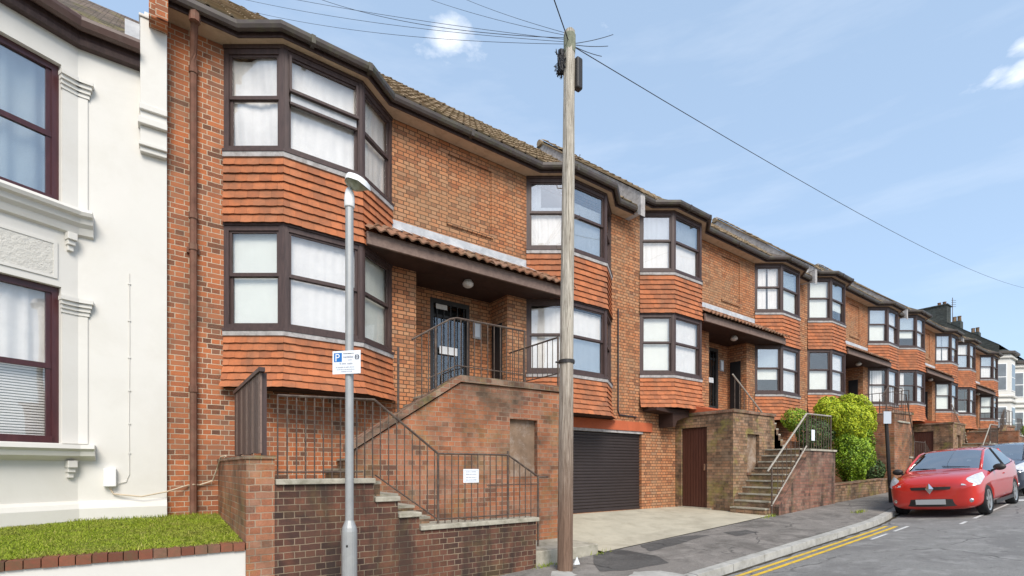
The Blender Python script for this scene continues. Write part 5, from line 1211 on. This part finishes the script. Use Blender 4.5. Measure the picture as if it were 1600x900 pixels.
m = MB(); rect(m, -W_ + .018, -W_ + .112, H_ - .118, H_ - .022, 0.0025); m.build('blue_panel', M['sign_blue'], ps)
text_on(so_, uu, 'P', 0.115, M['sign_white'], ps, -W_ + .030, H_ - .112, off=0.005)
rg = random.Random(21)
def scribble(rect, x0, x1, z, hgt, mt, parent, name='lettering_line'):
    m = MB(); x = x0
    while x < x1:
        w_ = rg.uniform(.35, .8) * hgt; rect(m, x, min(x + w_, x1), z + rg.uniform(0, .15) * hgt, z + hgt * rg.uniform(.7, 1), 0.003, .001); x += w_ + hgt * rg.choice((.18, .18, .5))
    m.build(name, mt, parent)
scribble(rect, -.035, .085, .088, .011, M['ink'], ps); scribble(rect, -.035, .085, .045, .024, M['ink_pale'], ps); scribble(rect, .02, .065, .018, .012, M['ink_pale'], ps)
scribble(rect, -.08, -.005, -.022, .020, M['ink_pale'], ps); scribble(rect, .012, .078, -.024, .020, M['ink_pale'], ps); scribble(rect, -.125, .10, -.060, .016, M['ink_pale'], ps); scribble(rect, -.115, .10, -.082, .010, M['ink_pale'], ps); scribble(rect, -.06, .07, -.105, .012, M['ink_pale'], ps)
m = MB()
for k_ in range(12):
    if k_ in (3, 9): continue
    a = k_ * 6.283 / 12; cxx, czz = .125 + .020 * math.cos(a), .052 + .024 * math.sin(a); rect(m, cxx - .006, cxx + .006, czz - .006, czz + .006, .003, .001)
rect(m, .118, .132, .046, .058, .003, .001); m.build('round_emblem', M['ink'], ps)
m = MB()
for zz in (-0.05, 0.07): m.lathe((LX, LY, sc_.z + zz), [(0.047, 0), (0.056, 0), (0.056, .02), (0.047, .02)], 16)
m.build('sign_clip', M['galv'], lp)
m = MB(); dm = Vector((LX, LY, fz - 0.22)) - Vector((FW[0], FW[1], 0)) * 0.083; m.ellip(tuple(dm), 0.012, 0.012, 0.014, 8, 6); m.build('door_lock', M['iron_black'], lp)

# notice on near railing
nc = at_y(736.5, 743.5, 5.97); u1_ = Vector((1, 0, 0)); rect, _ = sign_frame(Vector((nc.x, 5.975, nc.z)), u1_)
no = thing('notice', 'white private notice fixed to the near stair railing', 'notice', (nc.x, 5.975, nc.z))
m = MB(); rect(m, -.125, .125, -.095, .095, 0, .004); pn = m.build('plate', M['sign_white'], no)
m = MB()
for a in ((-.108, .108, .076, .079), (-.108, .108, -.079, -.076), (-.108, -.105, -.076, .076), (.105, .108, -.076, .076)): rect(m, *a, .003, .001)
m.build('border_line', M['ink_pale'], no)
for z_ in (.048, .015, -.028, -.064): scribble(rect, -.085, .085, z_, .016, M['ink_pale'], no)
# notice on the second railing
n2 = at_y(1271, 680, 5.88); m = MB(); m.box(n2.x - .09, n2.x + .09, 5.885, 5.892, n2.z - .14, n2.z + .14); nn_ = tag(m.build('notice', M['sign_white']), 'small upright white notice on the railing before the olive shrub', 'notice')
# leaning sign post by the kerb
sb = at_y(1392, 797, 4.9); stp = at_y(1384, 645, 4.9)
pz_ = pave_z(sb.x, 4.9); lpz = thing('sign_post', 'dark leaning sign post with a small pale blank sign beside the red car', 'sign post', (sb.x, 4.9, pz_))
m = MB(); m.tube([(sb.x, 4.9, pz_ - .05), (stp.x, stp.y, stp.z)], 0.045, 8); m.build('post', M['iron_black'], lpz)
m = MB(); stv = Vector((RT[0], RT[1], 0)); rect, _ = sign_frame(Vector((stp.x, stp.y, stp.z - 0.13)) - Vector((FW[0], FW[1], 0)) * .06, stv); rect(m, -.10, .10, -.16, .16, 0, .006); m.build('sign_plate', plain('pale_sign', (0.45, 0.50, 0.55), 0.5, 0.3, 0.05), lpz)

# satellite dish and box between second and third blocks
dpnt = at_y(1259, 421, 8.35); m = MB(); m.ellip((dpnt.x, dpnt.y, dpnt.z), 0.20, 0.05, 0.20, 14, 8); dsh = thing('satellite_dish', 'small grey satellite dish under the eaves between the second and third blocks', 'satellite dish', tuple(dpnt))
m.build('dish', M['lead'], dsh, smooth=True); m = MB(); m.tube([(dpnt.x, dpnt.y, dpnt.z), (dpnt.x + .25, YW + .0, dpnt.z - .2)], 0.015, 5); m.tube([(dpnt.x, dpnt.y, dpnt.z - .15), (dpnt.x + .05, dpnt.y - .25, dpnt.z - .1)], 0.01, 5); m.build('mount_arm', M['iron'], dsh)

# ---------------------------------------------------------------- cars
def make_car(label, paint_m, loc, rot, L=4.05, Wd=1.73, Hh=1.46, bonnet=0.95, name='parked_car'):
    root = thing(name, label, 'car', (0, 0, 0))
    hw = Wd / 2
    # station: x, z_low, hw_low, z_mid(hw full), z_belt, hw_belt, z_top, hw_top(roof edge), crown
    S = [(2.00, .26, .52, .46, .60, .56, .66, .42, .68), (1.96, .16, .72, .46, .68, .73, .78, .54, .81), (1.80, .15, .81, .50, .74, .81, .86, .62, .90), (1.50, .16, .85, .52, .80, .84, .92, .67, .96),
         (1.22, .17, .86, .54, .84, .855, .955, .69, .985), (1.00, .18, .865, .55, .87, .855, .99, .69, 1.02), (0.62, .18, .865, .56, .90, .855, 1.20, .655, 1.25), (0.22, .18, .865, .57, .92, .855, 1.385, .61, 1.435), (-0.10, .18, .865, .57, .94, .855, 1.43, .60, 1.48),
         (-0.55, .18, .865, .57, .96, .855, 1.44, .60, 1.495), (-1.0, .18, .865, .57, .99, .85, 1.425, .59, 1.475), (-1.40, .19, .86, .58, 1.03, .84, 1.385, .57, 1.43), (-1.74, .20, .85, .60, 1.05, .82, 1.20, .60, 1.25), (-1.90, .24, .80, .62, .98, .77, 1.02, .62, 1.04), (-2.0, .34, .68, .60, .80, .66, .86, .54, .87)]
    v = []; n = 9
    for (x, zl, hl_, zm_, zbt, hb, zt_, ht_, zc_) in S:
        sc2 = hw / .865; x = x * L / 4.05; zz = Hh / 1.46
        half = [(0, zl), (hl_ * .8, zl), (hl_, zl + .10), (hl_ * 1.0, zm_), (hb, zbt), ((hb * .93 + ht_ * .07), zbt + (zt_ - zbt) * .06), (ht_ * 1.02, zt_ - (zt_ - zbt) * .06), (ht_ * .86, zt_ + (zc_ - zt_) * .45), (0, zc_)]
        for (y, z) in half: v.append((x, y * sc2, z * zz))
        for (y, z) in half[-2:0:-1]: v.append((x, -y * sc2, z * zz))
    nn2 = 16; fcs = []; mats = []
    for i in range(len(S) - 1):
        for j in range(nn2):
            fcs.append((i * nn2 + j, (i + 1) * nn2 + j, (i + 1) * nn2 + (j + 1) % nn2, i * nn2 + (j + 1) % nn2))
            mi = 0
            if j in (5, 10) and 5 <= i <= 11: mi = 2              # side windows
            if j in (6, 7, 8, 9) and i in (5, 6): mi = 1          # windscreen
            if j in (6, 7, 8, 9) and i in (11, 12): mi = 3        # rear window
            if i == 11 and j in (5, 10): mi = 0
            mats.append(mi)
    fcs.append(tuple(range(nn2 - 1, -1, -1))); mats.append(0); fcs.append(tuple((len(S) - 1) * nn2 + j for j in range(nn2))); mats.append(0)
    me = bpy.data.meshes.new('cage'); me.from_pydata(v, [], fcs)
    for p, mi in zip(me.polygons, mats): p.material_index = mi; p.use_smooth = True
    for mn in (paint_m, M['glass_car'], M['glass_car'], M['glass_car']): me.materials.append(mn)
    ob = bpy.data.objects.new('cage', me); col.objects.link(ob)
    bm = bmesh.new(); bm.from_mesh(me); bmesh.ops.recalc_face_normals(bm, faces=bm.faces)
    cr = bm.edges.layers.float.get('crease_edge') or bm.edges.layers.float.new('crease_edge')
    for e in bm.edges:
        ms = {f.material_index for f in e.link_faces}
        if len(ms) > 1: e[cr] = 0.75
        js = [vv.index % nn2 for vv in e.verts]
        if js[0] == js[1] and js[0] in (4, 12): e[cr] = max(e[cr], 0.35)
    bm.to_mesh(me); bm.free()
    ss = ob.modifiers.new('s', 'SUBSURF'); ss.levels = 2; ss.render_levels = 2
    cuts = []
    WX = (1.28 * L / 4.05, -1.27 * L / 4.05); wr = 0.315
    for wx in WX:
        for sy in (1, -1):
            c = MB(); pts = []
            N = 28; y0_, y1_ = sy * (hw - 0.28), sy * (hw + 0.2)
            vv = [(wx + (wr + .045) * math.cos(2 * math.pi * k_ / N), y0_, wr + (wr + .045) * math.sin(2 * math.pi * k_ / N)) for k_ in range(N)] + [(wx + (wr + .045) * math.cos(2 * math.pi * k_ / N), y1_, wr + (wr + .045) * math.sin(2 * math.pi * k_ / N)) for k_ in range(N)]
            c.add(vv, [tuple(range(N)), tuple(range(2 * N - 1, N - 1, -1))] + [(k_, k_ + N, (k_ + 1) % N + N, (k_ + 1) % N) for k_ in range(N)])
            co = c.build('cut', M['black'], _base=False); co.data.materials.clear(); cuts.append(co)
            bo = ob.modifiers.new('b', 'BOOLEAN'); bo.operation = 'DIFFERENCE'; bo.solver = 'EXACT'; bo.object = co
    dg = bpy.context.evaluated_depsgraph_get(); dg.update(); ev = bpy.data.meshes.new_from_object(ob.evaluated_get(dg))
    for co in cuts: bpy.data.objects.remove(co)
    bpy.data.objects.remove(ob)
    names = {0: ('body', paint_m), 1: ('windscreen', M['glass_car']), 2: ('side_windows', M['glass_car']), 3: ('rear_window', M['glass_car'])}
    for mi, (nm, mt) in names.items():
        b2 = bmesh.new(); b2.from_mesh(ev); bmesh.ops.delete(b2, geom=[f for f in b2.faces if f.material_index != mi], context='FACES')
        if mi == 2:
            comp = [f for f in b2.faces if f.calc_center_median().y > 0]
        me2 = bpy.data.meshes.new(nm); 
        for f in b2.faces: f.material_index = 0; f.smooth = True
        if mi == 2:
            for sgn in (1, -1):
                b3 = b2.copy(); bmesh.ops.delete(b3, geom=[f for f in b3.faces if f.calc_center_median().y * sgn < 0], context='FACES'); me3 = bpy.data.meshes.new('side_window'); b3.to_mesh(me3); b3.free(); me3.materials.clear(); me3.materials.append(mt)
                o3 = bpy.data.objects.new('side_window', me3); col.objects.link(o3); o3.parent = root
            b2.free(); continue
        b2.to_mesh(me2); b2.free(); me2.materials.clear(); me2.materials.append(mt); o2 = bpy.data.objects.new(nm, me2); col.objects.link(o2); o2.parent = root
        if mi == 0: body = o2
    def part(nm, mb, mt, par=root, **k_): root['_org'] = (0, 0, 0); par['_org'] = (0, 0, 0); return mb.build(nm, mt, par, uv=False, **k_)
    kx = L / 4.05
    for sy in (1, -1):
        def sp_(i_, up_):
            x, zl, hl_, zm_, zbt, hb, zt_, ht_, zc_ = S[i_]; hb2, ht2 = hb * .93 + ht_ * .07, ht_ * 1.02
            return ((x * L / 4.05, sy * (ht2 if up_ else hb2) * hw / .865, (zt_ - (zt_ - zbt) * .06 if up_ else zbt + (zt_ - zbt) * .06) * Hh / 1.46))
        t_ = MB(); t_.tube([Vector(sp_(i_, True)) + Vector((0, -.01 * sy, 0)) for i_ in (5, 6, 7, 8)], .030, 6); root['_org'] = (0, 0, 0); t_.build('roof_pillar', paint_m, root, uv=False, smooth=True); t_ = MB(); t_.tube([Vector(sp_(i_, True)) + Vector((0, -.012 * sy, -.004)) for i_ in (11, 12)], .035, 6)
        root['_org'] = (0, 0, 0); t_.build('roof_pillar', paint_m, root, uv=False, smooth=True)
        t_ = MB(); t_.tube([Vector(sp_(i_, False)) + Vector((0, -.006 * sy, 0)) for i_ in range(5, 12)], .012, 5)
        a_, b_2 = Vector(sp_(9, False)), Vector(sp_(9, True)); t_.tube([a_ + Vector((.18, -.01 * sy, 0)), b_2 + Vector((.12, -.015 * sy, 0))], .032, 6)
        t_.build('window_trim', M['black'], root, uv=False)
    # interior tub
    part('interior', MB().box(-1.3 * kx, .75 * kx, -.60, .60, .5, .93), M['black'])
    for sy in (.34, -.34): part('seat', MB().box(-.35, -.15, sy - .2, sy + .2, .7, 1.22).box(-.35, .2, sy - .2, sy + .2, .6, .8), M['black'], bevel=.04)
    # wheels
    for wx in WX:
        for sy in (1, -1):
            ty = MB(); N = 28; yo = sy * (hw - .015); yi = sy * (hw - .20); prof = [(wr - .09, yo - sy * .015), (wr - .02, yo), (wr, yo - sy * .025), (wr, yi + sy * .025), (wr - .02, yi), (wr - .2, yi)]
            vv = [(wx + r_ * math.cos(2 * math.pi * k_ / N), y_, wr + r_ * math.sin(2 * math.pi * k_ / N)) for (r_, y_) in prof for k_ in range(N)]
            ty.add(vv, [(a * N + k_, a * N + (k_ + 1) % N, (a + 1) * N + (k_ + 1) % N, (a + 1) * N + k_) for a in range(5) for k_ in range(N)])
            wh_ = part('wheel', ty, M['rubber'], smooth=True)
            rim = MB(); r1 = wr - .085; prof = [(r1, yo - sy * .012), (r1 - .025, yo - sy * .02), (r1 - .035, yo - sy * .08), (.0, yo - sy * .09)]
            vv = [(wx + r_ * math.cos(2 * math.pi * k_ / N), y_, wr + r_ * math.sin(2 * math.pi * k_ / N)) for (r_, y_) in prof[:3] for k_ in range(N)]
            rim.add(vv, [(a * N + k_, a * N + (k_ + 1) % N, (a + 1) * N + (k_ + 1) % N, (a + 1) * N + k_) for a in range(2) for k_ in range(N)])
            for k_ in range(5):
                a = k_ * 2 * math.pi / 5 + .3; dx_, dz_ = math.cos(a), math.sin(a); px__, pz__ = -dz_, dx_
                P8 = []
                for yy in (yo - sy * .02, yo - sy * .055):
                    for (rr3, ww) in ((.03, .038), (r1, .03), (r1, -.03), (.03, -.038)): P8.append((wx + dx_ * rr3 + px__ * ww, yy, wr + dz_ * rr3 + pz__ * ww))
                rim.add(P8, [(0, 1, 2, 3), (7, 6, 5, 4), (0, 4, 5, 1), (1, 5, 6, 2), (2, 6, 7, 3), (3, 7, 4, 0)])
            part('rim', rim, M['rim'], wh_)
            dsc = MB(); vv = [(wx + (r1 - .02) * math.cos(2 * math.pi * k_ / N), yo - sy * .10, wr + (r1 - .02) * math.sin(2 * math.pi * k_ / N)) for k_ in range(N)]; dsc.add(vv, [tuple(range(N))]); part('brake_disc', dsc, M['black'], wh_)
    # lamps, grille, bumper intake, plate, emblem, mirrors
    for sy in (1, -1):
        hl = MB(); P_ = [(1.965, .52, .665), (1.90, .72, .64), (1.76, .80, .66), (1.52, .835, .80), (1.46, .79, .905), (1.64, .70, .87), (1.86, .54, .775)]
        cen = Vector((1.78, .70, .74)); outp = [(x * kx + .028, y * sy * hw / .865 + .022 * sy, z * Hh / 1.46 + .022) for x, y, z in P_]; ce = (1.76 * kx + .06, .72 * sy * hw / .865 + .05 * sy, .77 * Hh / 1.46 + .03)
        hl.add(outp + [ce], [(k_, (k_ + 1) % 7, 7) for k_ in range(7)]); part('headlight', hl, M['lens'], smooth=True)
        fg = MB(); fg.ellip((1.93 * kx, sy * .66 * hw / .865, .36), .035, .06, .055); part('fog_lamp', fg, M['chrome'], smooth=True)
        mr = MB(); mr.ellip((.72 * kx, sy * (hw + .09), .99), .07, .11, .075); mr.tube([(.72 * kx, sy * (hw - .04), .92), (.72 * kx, sy * (hw + .07), .965)], .025, 6); part('wing_mirror', mr, M['iron_black'], smooth=True)
        hd = MB(); hd.box(-.30 * kx, -.14 * kx, sy * (hw + .002) - .012, sy * (hw + .002) + .012, .80, .825); part('door_handle', hd, paint_m)
        sl = MB()
        for xx in (.80, -.22, -1.02):
            sl.box(xx * kx - .003, xx * kx + .003, sy * (hw - .03) - .01, sy * (hw - .012), .34, .80) if sy > 0 else sl.box(xx * kx - .003, xx * kx + .003, -(hw - .012), -(hw - .04), .34, .80)
        part('door_gap', sl, M['black'])
        sk = MB(); sk.box(-.9 * kx, .88 * kx, sy * (hw - .01) - .015, sy * (hw - .01) + .02, .20, .27); part('side_skirt', sk, M['iron_black'])
    gr = MB()
    def fx_(y): return 2.02 - 0.10 * (abs(y) / .6) ** 2.4
    for (za, zb2, yw, off) in ((.60, .665, .57, .0), (.235, .40, .60, .005)):
        k0 = len(gr.v); seg = 14; vv = []
        for k_ in range(seg + 1):
            y = -yw + 2 * yw * k_ / seg; e_ = (1 - abs(y / yw) ** 4)
            zmid = (za + zb2) / 2; hh_ = (zb2 - za) / 2 * (0.35 + 0.65 * e_)
            for (xo, zz2) in ((-.06, zmid - hh_), (0, zmid - hh_), (0, zmid + hh_), (-.06, zmid + hh_)): vv.append(((fx_(y) + off + xo) * kx, y, zz2))
        gr.add(vv, [(4 * k_ + a_, 4 * k_ + 4 + a_, 4 * k_ + 4 + (a_ + 1) % 4, 4 * k_ + (a_ + 1) % 4) for k_ in range(seg) for a_ in range(4)] + [(0, 1, 2, 3), (4 * seg + 3, 4 * seg + 2, 4 * seg + 1, 4 * seg)])
    part('grille', gr, M['iron_black'])
    pt = MB(); pt.box(2.045 * kx, 2.06 * kx, -.26, .26, .285, .395); part('number_plate', pt, M['plate'])
    em = MB(); a_ = 2.045 * kx; em.add([(a_, 0, .75), (a_, .075, .63), (a_, 0, .51), (a_, -.075, .63), (a_ + .03, 0, .63), (a_ - .04, 0, .66), (a_ - .04, 0, .55)], [(0, 1, 4), (1, 2, 4), (2, 3, 4), (3, 0, 4)]); part('emblem', em, M['chrome'])
    wp_ = MB(); wp_.tube([(1.0 * kx, .5, 1.03), (.93 * kx, 0.0, 1.08)], .008, 4); wp_.tube([(1.02 * kx, -.1, 1.03), (.92 * kx, -.52, 1.05)], .008, 4); part('wiper', wp_, M['black'])
    ds = MB(); ds.add([( .60 * kx + .0, .38, 1.19), (.66 * kx, .38, 1.16), (.66 * kx, .46, 1.155), (.60 * kx, .46, 1.185)], [(0, 1, 2, 3)]); part('tax_disc', ds, M['sign_white'])
    root.location = loc; root.rotation_euler = rot
    return root
cxr, cyr = 15.95, 3.47
slope = math.atan(0.047)
make_car('red hatchback parked facing the camera at the kerb beyond the yellow lines', M['red_paint'], (cxr, cyr, road_z(cxr, cyr) + 0.0), (R(4.3), slope, R(180)), Wd=1.68)
cxd, cyd = 21.3, 3.62
make_car('dark navy car parked close behind the red hatchback, cut by the right edge', M['navy_paint'], (cxd, cyd, road_z(cxd, cyd)), (R(4.3), slope, R(180)), L=4.4, Wd=1.80, Hh=1.50)

# ---------------------------------------------------------------- white villas and slate gable beyond the terrace
def villa(x0, label, zb0, first):
    root = thing('villa', label, 'house', (x0 + 3, 8.6, zb0), 'white villas beyond the terrace'); Wv = 5.6
    m = MB(); za = zb0; zt2 = 9.6 + (0 if first else .1)
    m.quad((x0, 8.6, za), (x0 + Wv, 8.6, za), (x0 + Wv, 8.6, zt2), (x0, 8.6, zt2)); m.quad((x0, 8.6, za), (x0, 16, za), (x0, 16, zt2), (x0, 8.6, zt2)); m.quad((x0 + Wv, 8.6, za), (x0 + Wv, 16, za), (x0 + Wv, 16, zt2), (x0 + Wv, 8.6, zt2))
    m.quad((x0, 16, za), (x0 + Wv, 16, za), (x0 + Wv, 16, zt2), (x0, 16, zt2))
    bp = [(x0 + 0.4, 8.6), (x0 + 1.2, 7.75), (x0 + 2.7, 7.75), (x0 + 3.5, 8.6)]
    m.sweep(bp, [(0, za), (0, 9.55)], False)
    wl_ = m.build('wall', M['stucco'], root)
    for zz in (9.25, 6.55, 6.2, 3.9): 
        MB().sweep([(x0, 8.6)] + bp + [(x0 + Wv, 8.6)], [(0, zz), (0.12, zz), (0.14, zz + .08), (0.06, zz + .16), (0, zz + .16)]).build('string_course', M['stucco'], root)
    MB().sweep([(x0, 8.6)] + bp + [(x0 + Wv, 8.6)], [(0, 9.56), (0.25, 9.56), (0.25, 9.70), (0, 9.74)]).build('eaves', M['gutter'], root)
    MB().add([(p[0], p[1] - .1, 9.72) for p in bp] + [(x0 + 1.95, 8.7, 10.2)], [(0, 1, 4), (1, 2, 4), (2, 3, 4)]).build('bay_roof', M['slate'], root)
    for (p_, q_) in ((bp[0], bp[1]), (bp[1], bp[2]), (bp[2], bp[3])):
        L = (Vector(q_) - Vector(p_)).length
        for (a, b_) in ((7.0, 8.9), (4.2, 5.9)):
            f = MB(); e = .22; f.fbox(p_, q_, e, L - e, a, b_, -.03, 0.02); w_ = f.build('window', M['white_plastic'], root)
            g = MB()
            for (c, d) in ((a + .06, (a + b_) / 2 - .03), ((a + b_) / 2 + .03, b_ - .06)): g.fbox(p_, q_, e + .06, L - e - .06, c, d, -.04, -.032)
            g.build('window_pane', plain('villa_glass', (0.16, 0.18, 0.20), 0.1, 0.5, 0.3, 1) if 'villa_glass' not in bpy.data.materials else bpy.data.materials['villa_glass'], w_)
    f = MB(); f.box(x0 + 4.2, x0 + 5.1, 8.56, 8.6, 7.0, 8.9); w_ = f.build('window', M['white_plastic'], root); g = MB(); g.box(x0 + 4.27, x0 + 5.03, 8.55, 8.56, 7.06, 8.84); g.build('window_pane', bpy.data.materials['villa_glass'], w_)
    f = MB(); f.box(x0 + 4.15, x0 + 5.15, 8.54, 8.6, 3.4, 5.8); f.build('front_door', M['iron_black'], root)
    m = MB(); m.add([(x0 - .05, 8.1, 10.08), (x0 + Wv, 8.1, 10.08), (x0 + Wv, 11.9, 13.05), (x0 - .05, 11.9, 13.05), (x0 + Wv, 15.8, 10.0), (x0 - .05, 15.8, 10.0)], [(0, 1, 2, 3), (3, 2, 4, 5)]); rf_ = m.build('roof', M['slate'], root)
    m = MB(); m.add([(x0 - .03, 8.1, 9.4), (x0 - .03, 15.8, 9.4), (x0 - .03, 15.8, 10.0), (x0 - .03, 11.9, 13.03), (x0 - .03, 8.1, 10.06)], [(0, 1, 2, 3, 4)]); m.build('slate_gable', M['slate'], root)
    if first:
        m = MB(); m.box(x0 - .1, x0 + .9, 10.85, 12.7, 10.5, 13.5); m.box(x0 - .16, x0 + .96, 10.79, 12.76, 13.5, 13.58); ch = m.build('chimney', M['slate'], root)
        for yy in (11.1, 11.4): m = MB(); m.lathe((x0 + .4, yy, 13.58), [(.11, 0), (.10, .2), (.12, .28)], 8); m.build('chimney_pot', M['brick_stair'], ch)
        m = MB(); m.tube([(x0 + .2, 10.6, 12.2), (x0 + .2, 10.6, 14.0)], .02, 4)
        for k_ in range(4): m.tube([(x0 - .1, 10.6, 13.3 + .15 * k_), (x0 + .6, 10.5, 13.4 + .15 * k_)], .012, 4)
        m.build('aerial', M['iron'], root)
    else:
        m = MB(); m.box(x0 + 1.2, x0 + 2.0, 11.6, 12.2, 12.5, 13.75); ch = m.build('chimney', M['slate'], root)
        for yy in (11.75, 12.05): m = MB(); m.lathe((x0 + 1.6, yy, 13.75), [(.14, 0), (.12, .3), (.14, .45)], 8); m.build('chimney_pot', M['brick_moss'], ch)
villa(46.95, 'white bay-fronted villa with a dark slate gable and chimney, joined to the terrace', 1.2, True)
villa(52.6, 'second white villa, with a small stubby chimney, at the right edge', 1.3, False)
villa(58.3, 'third white villa, farthest down the street', 1.4, False)
bush('hedge', 'bright green hedge in front of the white villas at the right edge', [((50.3, 7.0, 4.2), (1.4, .5, .75), 2200), ((52.5, 7.0, 4.1), (1.6, .5, .8), 2200)], M['leafG'], 0.14, 33, 'hedge')
m = MB(); m.box(46.9, 62, 6.3, 6.55, 1.5, 3.0); tag(m.build('front_wall', M['stucco']), 'pale low wall under the bright green hedge', 'wall')
